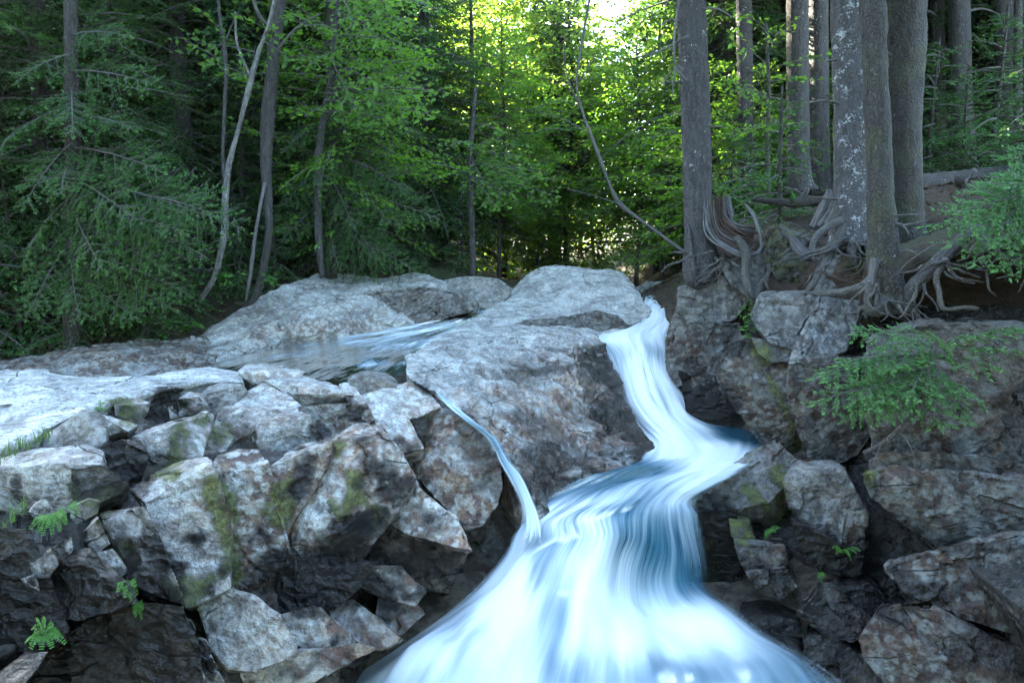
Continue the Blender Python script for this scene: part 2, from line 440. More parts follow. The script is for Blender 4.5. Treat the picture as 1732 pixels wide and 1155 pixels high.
def build_terrain():
    def axis(lo, hi, c, step, grow):
        a = [c]
        s = step
        while a[-1] < hi: a.append(a[-1] + s); s *= grow
        b = [c]; s = step
        while b[-1] > lo: b.append(b[-1] - s); s *= grow
        return np.array(sorted(set(b[1:] + a)))
    xs = axis(-160, 160, 0, .16, 1.022); ys = axis(-12, 240, 9, .16, 1.022)
    X, Y = np.meshgrid(xs, ys)
    q = np.stack((X.ravel(), Y.ravel()), 1)
    qc = np.clip(q, (-45, -6), (45, 75))
    z = CZ - _T(qc)
    q3 = np.concatenate((q, z[:, None]), 1)
    bed = sstep(.25, -.15, z - (CZ - 1.15 + .02 * np.clip(q[:, 1] - 12, 0, 40))) * sstep(9, 6, np.abs(q[:, 0]) - .0)
    z = z + .06 * fbm(q3 * 1.2, 4, 3) + .02 * fbm(q3 * 6, 3, 5)
    far = sstep(40, 120, np.abs(q[:, 0])) + sstep(70, 200, q[:, 1])
    z = z + far * 6
    nx, ny = len(xs), len(ys)
    i = (np.arange(ny - 1)[:, None] * nx + np.arange(nx - 1)[None, :]).ravel()
    Fc = np.stack((i, i + 1, i + nx + 1, i + nx), 1)
    me = mesh_np('forest_floor', np.concatenate((q, z[:, None]), 1), Fc, M_GROUND, True, {'bed': bed})
    tag(link('forest_floor', me), 'brown needle and leaf litter of the forest floor falling to the stream bed', kind='structure')
build_terrain()

# ------------------------------------------------------------------ depth of the two rocky banks, from the photograph
def _surf(rows):
    return RBF([(a, b) for a, b, c in rows], [c for a, b, c in rows], .01, 200.0)
YL = _surf([(-150,745,4.3),(-150,1000,3.0),(0,745,4.45),(0,870,3.7),(0,1000,3.25),(0,1155,2.95),(130,705,5.2),(170,760,4.6),(170,860,3.85),(170,1000,3.45),(170,1155,3.15),
          (300,650,6.4),(300,720,5.3),(300,800,4.55),(300,900,4.05),(300,1010,3.8),(300,1155,3.5),(420,620,7.3),(420,700,5.85),(420,780,4.95),(420,880,4.45),(420,980,4.2),(420,1155,3.9),
          (550,640,7.0),(550,720,5.7),(550,800,5.05),(550,900,4.75),(550,1000,4.65),(550,1155,4.3),(650,660,6.7),(650,760,5.6),(650,850,5.35),(650,950,5.15),(650,1050,4.95),
          (750,700,6.7),(750,800,6.05),(750,900,5.75),(750,980,5.55),(850,720,7.0),(850,800,6.5),(850,880,6.15)])
YR = _surf([(1150,470,9.3),(1150,560,9.2),(1180,650,9.0),(1250,450,9.0),(1230,560,8.4),(1240,650,8.1),(1270,740,8.0),(1300,500,8.1),(1350,500,7.8),(1350,600,7.35),(1350,700,7.3),
          (1350,780,7.2),(1450,500,7.4),(1450,600,6.95),(1450,700,6.75),(1450,800,6.4),(1550,560,6.7),(1550,700,6.2),(1550,800,5.9),(1550,900,5.5),(1550,1000,5.15),(1550,1155,4.55),
          (1732,560,5.9),(1732,700,5.4),(1732,800,5.1),(1732,900,4.75),(1732,1000,4.4),(1732,1155,4.0),(1180,860,6.7),(1250,790,7.2),(1250,880,6.5),(1250,1000,6.1),(1350,880,6.25),
          (1350,1000,5.75),(1350,1100,5.35),(1450,900,5.85),(1450,1000,5.4),(1450,1155,4.95),(1732,450,7.0),(1600,470,7.6)])

# ------------------------------------------------------------------ stains: moss, water film plus painted shade of hollows, drawn as shapes on the stone
STAINS = dict(
 moss=[(368,825,388,965,20,1),(305,985,352,992,18,1),(322,915,330,935,10,.7),(290,775,302,742,20,1),(245,790,300,800,13,.9),(330,712,350,710,14,1),(362,745,385,735,16,.8),(482,815,470,872,18,1),(577,768,580,760,9,1),
       (606,815,604,850,16,1),(572,852,590,870,15,1),(212,692,220,702,16,1),(308,686,315,690,14,.8),(205,925,225,960,14,.8),(140,835,175,850,22,.8),(325,1060,330,1020,14,.7),(1262,826,1295,862,9,1),(1320,800,1322,872,15,1),(1238,876,1270,890,9,1),
       (1255,895,1262,915,10,.9),(1185,930,1205,1010,22,1),(1275,585,1300,610,16,.8),(1465,790,1468,815,8,1),(1300,640,1325,690,10,.7),(440,990,480,940,10,.4),(560,935,640,880,24,.6),(1330,1000,1350,1010,20,.5),(1330,690,1350,760,8,.8)],
 wet=[(850,632,960,622,12,.7),(1010,610,1050,680,26,1),(1030,700,1100,770,34,1),(930,785,1010,795,28,.9),(870,700,980,760,26,.6),(985,640,1010,700,14,.6),(880,780,900,850,24,.7),(780,700,900,840,12,.8),(945,690,985,700,14,.5),(1080,740,1110,765,20,.8),(905,590,960,592,5,.6),(835,625,900,640,14,.5),(30,1090,60,1155,120,1),(180,1080,200,1200,140,1),(20,960,30,1010,90,1),(120,1000,170,1010,60,1),(250,905,300,1010,26,1),(215,990,250,980,26,.9),(520,775,500,835,16,1),(650,775,670,830,32,1),(575,900,640,935,48,1),
      (470,960,620,985,50,1),(690,930,775,965,45,.9),(210,770,230,785,34,1),(165,820,200,815,30,1),(262,690,285,690,22,1),(365,685,370,690,10,.7),(600,695,615,705,15,1),(540,730,560,735,14,.8),(790,730,830,800,32,.62),(710,735,715,745,14,.8),
      (960,790,1050,770,40,.5),(1040,600,1110,770,20,.7),(900,800,930,850,34,.8),(860,700,930,820,26,.45),(1185,700,1222,668,30,1),(1225,600,1240,570,22,.8),(1150,600,1170,640,20,.6),(1290,1000,1340,1060,90,.9),(1640,1080,1760,1110,40,.8),(1510,980,1600,1010,18,.8),(1480,860,1540,900,14,.7),(1330,880,1400,930,20,.8),(1480,930,1500,1000,45,1),(1400,1110,1420,1150,70,.8),
      (1190,862,1225,850,16,.9),(1420,950,1460,970,36,.8),(1440,690,1480,760,22,.3),(640,1010,700,1040,30,.6),(500,1120,600,1120,30,.6),(1560,500,1720,490,50,.5),(1085,545,1065,560,14,.7),(560,540,790,520,10,.3),(700,650,740,668,6,.9),(760,690,840,800,12,.6),
      (1690,1090,1740,1140,60,.6),(1600,925,1730,930,14,.6)],
 warm=[(1500,820,1700,900,60,.4),(1560,980,1700,1040,60,.7),(1240,640,1320,720,50,.5),(1380,660,1440,740,50,.5),(930,700,1080,740,70,1),(860,720,920,820,40,1),(870,650,980,690,40,.6),(450,560,700,560,20,.5),(760,780,840,860,80,1),(900,760,1060,760,90,1),(1000,640,1070,720,60,1),(400,880,450,940,50,1),(480,800,520,860,50,1),(540,1050,680,1050,60,1),(1390,1040,1440,1050,60,1),(1480,1120,1640,1120,60,1),(620,800,660,850,60,1),(1300,960,1400,950,60,.8),(1550,770,1730,700,80,.7),(1140,560,1160,640,30,1)])
def stain_masks(P):
    px = project(P)
    j = np.stack((fbm(P * 5.0, 4, 41, .6), fbm(P * 5.0, 4, 77, .6)), 1)
    out = {}
    for k, lst in STAINS.items():
        m = np.zeros(len(P))
        lo, hi = px.min(0) - 60, px.max(0) + 60
        for (a, b, c, d, r, s) in lst:
            if max(a, c) + 2 * r < lo[0] or min(a, c) - 2 * r > hi[0] or max(b, d) + 2 * r < lo[1] or min(b, d) - 2 * r > hi[1]: continue
            A = np.array((a, b), float); D = np.array((c - a, d - b), float)
            q = px + j * r * .95 - A
            t = np.clip((q @ D) / max(1e-6, D @ D), 0, 1)
            dist = np.linalg.norm(q - t[:, None] * D, axis=1)
            m = np.maximum(m, s * sstep(1.9 * r, .2 * r, dist))
        out[k] = m
    return out

def rough_stone(P, N, amp, seed, sharp=1.0):
    """weathered granite: low swells, broken planar chips, parallel joints"""
    o = np.array((seed * 1.7, seed * .9, seed * 2.3))
    Q = P + .10 * np.stack((fbm(P * 2.2 + o, 2, 61), fbm(P * 2.2 + o, 2, 62), fbm(P * 2.2 + o, 2, 63)), 1)
    d = amp * (.045 * fbm(P * 1.3 + o, 3, seed) + sharp * .060 * facet(Q * np.array((1.9, 1.9, 3.0)) + o, seed + 5) + sharp * .030 * facet(Q * 5.5 + o, seed + 9) + .010 * fbm(P * 9 + o, 3, seed + 2))
    r = random.Random(seed)
    for k in range(2):
        n = np.array((r.gauss(0, 1), r.gauss(0, .5), r.gauss(0, 1) + .6)); n /= np.linalg.norm(n)
        w = P @ n + .07 * fbm(P * 1.8 + o, 3, seed + 30 + k)
        ph = (w / r.uniform(.28, .55) + r.random()) % 1.0
        d = d - amp * .022 * sstep(.05, .0, np.minimum(ph, 1 - ph)) * sstep(-.1, .25, vnoise(P * 1.5 + k * 7 + o, seed + 4))
    return P + N * d[:, None]

SEED = [100]
def stone_mesh(name, V, faces, origin, amp=1.0, tone=1.0, warm=.35, liv=.5, wet=0.0, moss=0.0, voxel=None, sharp=1.0, mat=None):
    SEED[0] += 1
    seed = SEED[0]
    me0 = mesh_np(name, V, faces)
    if voxel:
        tmp = bpy.data.objects.new('tmp', me0); COL.objects.link(tmp)
        m = tmp.modifiers.new('r', 'REMESH'); m.mode = 'VOXEL'; m.voxel_size = voxel; m.use_smooth_shade = True
        dg = bpy.context.evaluated_depsgraph_get()
        me = bpy.data.meshes.new_from_object(tmp.evaluated_get(dg))
        bpy.data.objects.remove(tmp); bpy.data.meshes.remove(me0)
        me.name = name
    else:
        me = me0
    P = coords(me); N = vnormals(me)
    P = rough_stone(P, N, amp, seed, sharp)
    m = stain_masks(P)
    n = len(P)
    vals = {'wet': np.maximum(m['wet'], wet), 'moss': np.maximum(m['moss'], moss), 'warm': np.clip(m['warm'] + warm, 0, 1), 'tone': np.full(n, tone), 'lichen': np.full(n, liv)}
    me.vertices.foreach_set('co', (P - np.array(origin)).astype(np.float32).ravel())
    for k, v in vals.items():
        a = me.attributes.new(k, 'FLOAT', 'POINT'); a.data.foreach_set('value', v.astype(np.float32))
    me.polygons.foreach_set('use_smooth', np.full(len(me.polygons), True))
    me.materials.clear(); me.materials.append(mat or M_ROCK)
    me.update()
    me.set_sharp_from_angle(angle=math.radians(34))
    return me
def hull(pts):
    bm = bmesh.new()
    for p in pts: bm.verts.new(p)
    r = bmesh.ops.convex_hull(bm, input=bm.verts)
    bmesh.ops.delete(bm, geom=list({g for g in r['geom_interior'] + r['geom_unused'] if isinstance(g, bmesh.types.BMVert)}), context='VERTS')
    bmesh.ops.triangulate(bm, faces=bm.faces)
    bm.verts.index_update()
    V = np.array([v.co for v in bm.verts]); Fc = np.array([[v.index for v in f.verts] for f in bm.faces])
    bm.free()
    return V, Fc
def refine(V, Fc, L, it=9):
    """split every edge longer than L until the mesh is fine, keeping the hard edges of the hull"""
    V = np.asarray(V, float); Fc = np.asarray(Fc, int)
    for _ in range(it):
        E = np.stack((Fc, np.roll(Fc, -1, 1)), 2)                 # (n,3,2)
        S = np.sort(E, 2).reshape(-1, 2)
        key = S[:, 0] * (len(V) + 1) + S[:, 1]
        uq, first, inv = np.unique(key, return_index=True, return_inverse=True)
        U = S[first]
        ln = np.linalg.norm(V[U[:, 0]] - V[U[:, 1]], axis=1)
        mk = ln > L
        if not mk.any(): break
        mid = np.full(len(U), -1); mid[mk] = len(V) + np.arange(mk.sum())
        V = np.concatenate((V, (V[U[mk, 0]] + V[U[mk, 1]]) * .5))
        M = mid[inv].reshape(-1, 3); cnt = (M >= 0).sum(1)
        out = [Fc[cnt == 0]]
        f, m = Fc[cnt == 3], M[cnt == 3]
        out += [np.stack(t, 1) for t in ((f[:, 0], m[:, 0], m[:, 2]), (m[:, 0], f[:, 1], m[:, 1]), (m[:, 2], m[:, 1], f[:, 2]), (m[:, 0], m[:, 1], m[:, 2]))]
        for k in range(3):
            s = (cnt == 1) & (M[:, k] >= 0)
            f, m = np.roll(Fc[s], -k, 1), M[s, k]
            out += [np.stack((f[:, 0], m, f[:, 2]), 1), np.stack((m, f[:, 1], f[:, 2]), 1)]
            s = (cnt == 2) & (M[:, k] < 0)                         # edge k stays whole
            f, mm = np.roll(Fc[s], -k, 1), np.roll(M[s], -k, 1)
            out += [np.stack((f[:, 0], f[:, 1], mm[:, 1]), 1), np.stack((f[:, 0], mm[:, 1], mm[:, 2]), 1), np.stack((mm[:, 2], mm[:, 1], f[:, 2]), 1)]
        Fc = np.concatenate(out)
    return V, Fc
def face_pts(ref, a, yaw, pts, lim=.9):
    """points of the photograph laid on a plane through ref that dips a degrees and faces yaw degrees right of the lens"""
    a, yaw = math.radians(a), math.radians(yaw)
    n = np.array((math.sin(a) * math.sin(yaw), -math.sin(a) * math.cos(yaw), math.cos(a)))
    out = []
    for (px, py) in pts:
        r = ray(px, py)
        den = r @ n
        t = ((ref - np.array((0, 0, CZ))) @ n) / den if abs(den) > 1e-3 else -1
        Y = t * r[1]
        if t <= 0: Y = ref[1] + lim
        Y = min(max(Y, ref[1] - lim), ref[1] + lim)
        out.append(at(px, py, Y))
    return out
def block(name, label, surf, ref, faces, off=0.0, back=(0, .38, -.22), voxel=.019, cat='rock', group=None, parent=None, shrink=.94, grow=1.07, fine=True, kind=None, lim=.7, **kw):
    """faces: (dip, yaw, outline) or a list of such lists (several hulls fused into one stone)"""
    groups = faces if isinstance(faces[0], list) else [faces]
    Vs, Fs, k = [], [], 0
    for g in groups:
        R = at(ref[0], ref[1], (surf if isinstance(surf, (int, float)) else float(surf([ref])[0])) + off)
        P = []
        for f in g:
            if len(f) == 4: R = at(f[3][0], f[3][1], (surf if isinstance(surf, (int, float)) else float(surf([f[3]])[0])) + off)
            P += face_pts(R, f[0], f[1], f[2], lim)
        P = np.array(P); C = P.mean(0)
        q = (P - C) * (grow - 1); q[:, 1] *= 0; P = P + q
        hd = np.array((C[0], C[1], 0)); hd /= np.linalg.norm(hd)            # the stone runs back away from its face
        B = C + (P - C) * shrink + hd * back[1] + np.array((back[0], 0, back[2]))
        V, Fc = hull(np.concatenate((P, B)))
        Vs.append(V); Fs.append(Fc + k); k += len(V)
    V = np.concatenate(Vs); Fc = np.concatenate(Fs)
    hard = fine and len(groups) == 1
    if hard: V, Fc = refine(V, Fc, voxel * 1.5)
    o = np.array((V[:, 0].mean(), V[:, 1].mean(), V[:, 2].min()))
    size = float(np.linalg.norm(V.max(0) - V.min(0)))
    kw['amp'] = kw.get('amp', 1.0) * min(1.0, .15 + .34 * size)
    me = stone_mesh(name, V, Fc, o, voxel=None if hard else voxel, **kw)
    ob = link(name, me, parent, o if parent is None else o - np.array(parent.location))
    return tag(ob, label, cat if parent is None and kind is None else None, group, kind)

def catmull(P, n):
    """P (m,k) -> n samples through the m points"""
    P = np.asarray(P, float); m = len(P)
    if m == 2:
        t = np.linspace(0, 1, n)[:, None]; return P[0] * (1 - t) + P[1] * t
    Q = np.concatenate((2 * P[:1] - P[1:2], P, 2 * P[-1:] - P[-2:-1]))
    s = np.linspace(0, m - 1, n); i = np.minimum(s.astype(int), m - 2); t = (s - i)[:, None]
    a, b, c, d = Q[i], Q[i + 1], Q[i + 2], Q[i + 3]
    return .5 * (2 * b + (c - a) * t + (2 * a - 5 * b + 4 * c - d) * t ** 2 + (3 * b - a - 3 * c + d) * t ** 3)
def loft(rows, nu, nv):
    R = np.array([catmull(r, nu) for r in rows])
    G = np.array([catmull(R[:, j], nv) for j in range(nu)]).transpose(1, 0, 2)
    return G                                             # (nv, nu, 3)
def grid_faces(nv, nu):
    i = (np.arange(nv - 1)[:, None] * nu + np.arange(nu - 1)[None, :]).ravel()
    return np.stack((i, i + nu, i + nu + 1, i + 1), 1)
def sheet_rock(name, label, rows, step=.035, skirt=(0, .25, -.6), kind='structure', cat=None, group=None, **kw):
    rows = [[at(*p) for p in r] for r in rows]
    lu = max(sum(np.linalg.norm(np.array(r[i + 1]) - r[i]) for i in range(len(r) - 1)) for r in rows)
    lv = max(sum(np.linalg.norm(np.array(rows[i + 1][0]) - rows[i][0]) for i in range(len(rows) - 1)), sum(np.linalg.norm(np.array(rows[i + 1][-1]) - rows[i][-1]) for i in range(len(rows) - 1)))
    nu, nv = int(lu / step) + 2, int(lv / step) + 2
    G = loft(rows, nu, nv)
    V = G.reshape(-1, 3)
    Fc = grid_faces(nv, nu)
    ring = np.concatenate((np.arange(nu), np.arange(1, nv) * nu + nu - 1, (nv - 1) * nu + np.arange(nu - 2, -1, -1), np.arange(nv - 2, 0, -1) * nu))
    c = V.mean(0)
    mid = c + (V[ring] - c) * np.array((.98, .98, 1)) + np.array(skirt) * .5
    low = c + (V[ring] - c) * np.array((.93, .93, 1)) + np.array(skirt)
    n0, m = len(V), len(ring)
    V = np.concatenate((V, mid, low, [c + np.array(skirt) * 1.3]))
    a = np.arange(m); b = (a + 1) % m
    q1 = np.stack((ring[a], ring[b], n0 + b, n0 + a), 1)
    q2 = np.stack((n0 + a, n0 + b, n0 + m + b, n0 + m + a), 1)
    t = np.stack((n0 + m + a, n0 + m + b, np.full(m, n0 + 2 * m)), 1)
    Fc = [np.concatenate((Fc[:, ::-1], q1[:, ::-1], q2[:, ::-1])), t[:, ::-1]]
    o = np.array((V[:, 0].mean(), V[:, 1].mean(), V[:, 2].min()))
    me = stone_mesh(name, V, Fc, o, **kw)
    bm = bmesh.new(); bm.from_mesh(me); bmesh.ops.recalc_face_normals(bm, faces=bm.faces); bm.to_mesh(me); bm.free()
    return tag(link(name, me, None, o), label, cat, group, kind)

# bedrock behind the blocks of both banks, painted dark for the shaded gaps
def back_sheet(name, label, surf, x0, x1, y0, y1, off, gstep, **kw):
    xs, ys = np.arange(x0, x1 + 1, gstep), np.arange(y0, y1 + 1, gstep)
    rows = [[(x, y, max(2.2, float(surf([(x, y)])[0]) + off)) for x in xs] for y in ys]
    return sheet_rock(name, label, rows, skirt=(0, .6, -.3), **kw)
back_sheet('bedrock', 'wet bedrock behind the broken ledge on the left bank, darkened for shaded gaps', YL, -472, 880, 690, 1240, .40, 52, wet=.55, tone=.6, warm=.8, amp=1.6, step=.04)
back_sheet('bedrock', 'wet bedrock behind the stacked boulders of the right bank, darkened for shaded gaps', YR, 1170, 2190, 520, 1240, .62, 60, wet=.8, tone=.7, amp=1.6, step=.05)

# ------------------------------------------------------------------ smooth slabs in the middle and on the far side
sheet_rock('rock_slab', 'wide pale flat granite slab along the left edge above the broken ledge',
  [[(-760,637,7.0),(-330,633,7.0),(-150,632,7.05),(0,630,7.1),(60,627,7.2),(100,634,7.1),(170,637,7.0),(260,633,7.1),(345,619,7.7),(405,628,7.5)],
   [(-760,672,5.95),(-330,668,5.95),(-150,668,5.95),(0,666,6.0),(60,662,6.1),(100,660,6.15),(170,655,6.3),(260,645,6.6),(345,632,7.1),(410,634,7.2)],
   [(-760,719,4.95),(-330,715,4.95),(-150,715,4.95),(0,710,5.05),(60,702,5.2),(100,690,5.45),(170,672,5.8),(260,654,6.3),(345,640,6.8),(412,640,7.0)],
   [(-760,769,4.25),(-330,765,4.25),(-150,762,4.28),(0,750,4.42),(55,738,4.6),(100,712,5.0),(170,684,5.5),(260,662,6.05),(345,646,6.6),(412,646,6.85)],
   [(-760,804,4.2),(-330,800,4.2),(-150,795,4.25),(0,778,4.42),(55,760,4.62),(100,732,5.05),(170,698,5.55),(260,676,6.1),(345,654,6.65),(412,652,6.9)]],
  kind=None, cat='rock slab', amp=.6, tone=1.45, warm=0.0, liv=.3, sharp=.45)
sheet_rock('rock_dome', 'big sloping granite dome in the middle between the thin rill and the white falls',
  [[(690,606,7.9),(760,585,9.2),(850,565,10.3),(940,558,10.9),(1012,572,10.6)],
   [(695,640,7.2),(790,615,8.4),(880,595,9.3),(960,590,9.8),(1035,615,9.9)],
   [(735,668,7.0),(830,665,7.7),(910,650,8.4),(980,650,8.9),(1052,662,9.2)],
   [(790,715,6.75),(860,715,7.1),(930,710,7.8),(1000,712,8.3),(1072,706,8.6)],
   [(840,765,6.5),(890,765,6.8),(950,765,7.3),(1030,762,7.8),(1112,764,7.85)],
   [(880,830,6.2),(905,825,6.35),(940,815,6.8),(1000,798,7.1),(1080,785,7.6)],
   [(902,880,6.1),(925,875,6.15),(955,850,6.5),(1000,830,6.9),(1080,815,7.3)]],
  kind=None, cat='rock', amp=1.5, tone=1.3, warm=.15, liv=.3, sharp=.62, step=.03)
sheet_rock('rock_dome', 'pale flat topped granite hump at the head of the white falls',
  [[(866,490,13.3),(905,458,13.8),(940,451,14),(1000,456,14),(1050,460,13.8),(1074,482,13.3)],
   [(858,505,12.6),(905,480,13.0),(950,475,13.1),(1010,476,13.1),(1055,485,12.9),(1088,505,12.6)],
   [(815,530,11.6),(890,520,12.0),(960,515,12.2),(1030,515,12.2),(1075,520,12.2),(1100,530,12.0)],
   [(765,560,10.4),(850,548,11.1),(930,545,11.4),(1000,545,11.5),(1050,545,11.5),(1085,550,11.4)],
   [(694,602,8.5),(790,582,9.5),(880,572,10.2),(960,570,10.6),(1020,577,10.6),(1060,572,11)],
   [(690,640,7.6),(790,612,8.7),(880,600,9.5),(960,600,10.0),(1020,602,10.2),(1060,596,10.7)]],
  kind=None, cat='rock', amp=.8, tone=1.4, warm=.1, liv=.3, sharp=.7)
sheet_rock('rock_ridge', 'long grey rounded rock ridge on the far bank beneath the leaning trunks',
  [[(335,572,10.4),(450,500,11.2),(540,466,12.2),(640,468,12.8),(720,464,13),(765,480,13.2)],
   [(325,592,9.9),(450,535,10.6),(560,505,11.2),(660,490,11.8),(735,485,12.4),(797,506,12.6)],
   [(320,605,9.4),(440,570,10.1),(560,545,10.7),(660,527,11.4),(740,512,12.0),(800,520,12.2)],
   [(325,628,9.1),(440,592,10.0),(560,572,10.6),(660,560,11.1),(740,535,11.8),(800,530,12.1)],
   [(330,640,9.1),(440,606,10.0),(560,586,10.6),(660,572,11.1),(740,546,11.8),(800,538,12.1)]],
  kind=None, cat='rock', amp=1.0, tone=1.2, warm=.2, liv=.5)
sheet_rock('rock_shelf', 'low brown grey rock shelf in shade under the hemlocks on the left',
  [[(-160,618,8.8),(-60,615,8.9),(100,598,9.4),(200,582,9.8),(300,572,10.2),(372,572,10.4)],
   [(-160,634,8.2),(-60,630,8.3),(100,618,8.6),(200,600,8.9),(300,590,9.4),(376,588,9.9)],
   [(-160,652,7.9),(-60,650,8),(100,648,8),(200,642,8.2),(300,628,8.7),(365,606,9.4)],
   [(-160,672,7.8),(-60,670,7.9),(100,668,7.9),(200,660,8.1),(300,648,8.7),(365,626,9.4)]],
  kind=None, cat='rock', amp=1.4, tone=.8, warm=.9, liv=.6)
def R(label, surf, ref, faces, **kw): return block('rock', label, surf, ref, faces, **kw)
block('rock', 'dark cracked wedge shaped rock leaning over the far side of the small stream', 11.4, (660,525),
  [(68,8,[(562,542),(600,503),(700,489),(762,491),(800,512),(796,526),(720,540),(640,560),(570,566)])], voxel=.03, back=(0,.7,-.1), tone=.62, warm=.5, liv=.5, amp=1.4)
R('smooth pale rounded rock between the long ridge and the pale hump', 13.2, (805,490), [(48,0,[(750,476),(790,468),(842,472),(866,490),(848,512),(800,516),(768,492)])], voxel=.035, back=(0,.8,-.2), tone=1.0, amp=.6, sharp=.5)
R('small dark grey rock half in the stream above the falls', 15.0, (1115,492), [(55,0,[(1074,490),(1095,478),(1140,477),(1162,488),(1152,505),(1085,504)])], voxel=.035, back=(0,.8,-.2), tone=.9)
R('dark low rock step on the pale hump beside the falls', 11.3, (1000,550), [(50,10,[(880,548),(950,536),(1008,527),(1040,536),(1062,552),(1066,566),(1040,573),(950,560)])], voxel=.03, back=(0,.5,-.15), tone=.5, warm=.5, off=-.1)

# ------------------------------------------------------------------ broken ledge on the left
def LB(label, ref, faces, **kw):
    faces = [(f[0] + 8 if f[0] > 50 and f[0] < 76 else f[0],) + tuple(f[1:]) for f in faces]
    kw['tone'] = kw.get('tone', 1.0) * 1.22; kw['warm'] = max(.5, kw.get('warm', .5))
    if ref[1] > 1000 and ref[0] > 400: kw['grow'] = 1.2
    return block('rock_block', label, YL, ref, faces, **kw)
LB('dark grey wedge of rock beneath the edge of the pale slab', (120,740), [(50,-15,[(72,765),(88,735),(140,697),(160,710),(173,745),(165,755),(100,768)]),(70,25,[(140,697),(152,698),(174,708),(176,742)])], tone=.62, off=-.05)
LB('small pale tilted stone right of the dark wedge under the slab', (195,715), [(18,0,[(174,700),(190,702),(232,718),(215,730)]),(75,-10,[(174,704),(215,731),(210,736),(178,738)])], off=-.1)
LB('mossy tan stone tucked under the slab edge', (215,688), [(12,0,[(195,683),(215,684),(250,682),(232,674),(205,677)]),(75,0,[(193,686),(218,692),(249,684),(246,702),(228,718),(195,702)])], tone=.9, warm=.6)
LB('black wet stone in the recess under the slab, its shade painted in', (270,690), [(80,0,[(246,688),(297,674),(298,708),(250,718)])], tone=.6, wet=1, off=.08)  # low tone and full wet mask also paint the recess shade
LB('thin upright pale sliver of stone in the dark recess', (291,698), [(75,0,[(286,688),(292,687),(301,706),(289,708)])], voxel=.012, off=-.05, back=(0,.1,-.03))
LB('tan mossy stone right of the thin sliver', (320,678), [(12,0,[(297,672),(322,660),(340,662),(348,668)]),(75,0,[(297,673),(335,669),(352,690),(342,697),(302,706)])], warm=.7, tone=.9)
LB('grey block with one dark face below the top plates', (372,668), [(10,0,[(335,668),(347,658),(375,645),(405,650),(408,653)]),(65,10,[(340,669),(405,653),(414,661),(385,695),(362,701),(350,690)])], tone=.72)
LB('pale thin plate at the top edge of the ledge by the stream', (455,638), [(6,0,[(408,627),(420,617),(450,613),(480,615),(508,631),(500,635),(460,641),(432,637)]),(80,0,[(408,628),(432,639),(460,643),(503,637),(470,652),(430,650)])], tone=1.1, sharp=.6, lim=.9)
LB('wide overhanging pale plate second from the top of the ledge', (515,660), [(8,0,[(455,644),(470,637),(508,634),(555,648),(588,656),(592,668),(560,665),(490,665)]),(75,0,[(455,646),(490,667),(515,671),(592,670),(590,683),(555,684),(512,684)])], tone=1.05, sharp=.7, lim=.9, off=-.06)
LB('grey block beneath the wide overhanging plate', (550,698), [(75,0,[(505,688),(592,684),(588,694),(568,706),(520,716),(508,702)])], tone=.7, off=-.02)
LB('pale flat rock below the wide plate, cracked across', (455,682), [(13,0,[(413,662),(448,648),(490,668),(512,690),(520,701),(410,698),(390,692)]),(75,0,[(392,694),(410,700),(520,703),(510,712),(420,712)])], tone=1.1, sharp=.6, lim=.9)
LB('large grey block with a pale top left of the prow', (455,722), [(15,0,[(385,697),(450,697),(510,698),(520,705),(490,716),(470,726),(440,722)]),(60,10,[(470,727),(520,706),(537,745),(515,762),(470,778),(452,792),(430,768),(440,724)]),(55,-35,[(440,722),(430,765),(400,773),(354,788),(350,790),(380,745)])], tone=.85, off=-.05)
LB('small dark tilted stone between the mossy block and the large grey one', (400,722), [(55,-20,[(380,705),(395,705),(424,722),(416,733),(398,742),(384,728)])], tone=.55, off=-.06)
LB('long block with a thick green moss patch on its front', (268,735), [(12,0,[(226,740),(265,718),(305,706),(350,693),(362,695),(308,713)]),(62,-10,[(226,743),(308,716),(340,772),(322,782),(262,802),(236,804),(232,772)])], warm=.5, off=-.06)
LB('mossy squarish block with a pale white corner', (335,730), [(14,0,[(310,714),(345,702),(380,718),(375,722),(330,733)]),(62,10,[(312,722),(330,734),(378,722),(397,738),(380,762),(345,777),(338,767)])], tone=1.0, off=-.03)
LB('black glistening wet stone beside the moss patch', (210,772), [(60,0,[(172,757),(205,743),(235,747),(250,767),(240,802),(215,817),(180,812),(170,782)])], tone=.55, wet=1)
LB('rounded block with a pale flat top at the left edge', (80,795), [(12,0,[(-60,800),(0,793),(30,779),(80,764),(150,761),(169,768),(160,785),(120,788),(60,796)]),(74,0,[(-60,802),(0,800),(60,798),(120,790),(166,786),(176,800),(170,832),(140,852),(80,868),(50,852),(-60,850)])], warm=.5, off=-.06)
LB('mossy brown wet stone right of the rounded block', (165,815), [(66,10,[(120,792),(170,786),(216,816),(206,832),(165,852),(130,862),(118,842)])], tone=.6, warm=.8, wet=.55, off=-.1)
LB('small six sided tan stone under the rounded block', (70,865), [(72,0,[(52,865),(62,852),(75,847),(89,862),(83,878),(65,881)])], voxel=.014, back=(0,.2,-.05), off=-.06)
LB('small mossy brown stone above the black wet blocks', (142,865), [(70,0,[(120,858),(150,846),(166,850),(163,868),(130,884),(120,872)])], voxel=.014, back=(0,.2,-.05), warm=.7, tone=.8, off=-.06)
LB('tall pale leaning block with green moss down its right edge', (285,840), [(30,-10,[(217,828),(250,806),(310,780),(350,778),(356,790),(320,812),(245,852)]),(63,8,[(243,850),(320,812),(354,792),(387,870),(380,985),(345,1005),(315,1018),(285,960),(262,900)])], tone=1.0, off=-.12, sharp=.7, back=(.05,.4,-.25))
LB('dark mossy block with a pale upper corner left of the tall pale block', (205,880), [(32,-15,[(168,868),(180,860),(236,850),(226,862),(180,881)]),(68,-15,[(168,873),(226,863),(241,860),(264,905),(302,1000),(304,1022),(230,988),(205,932),(185,907)])], tone=.95, off=-.05)
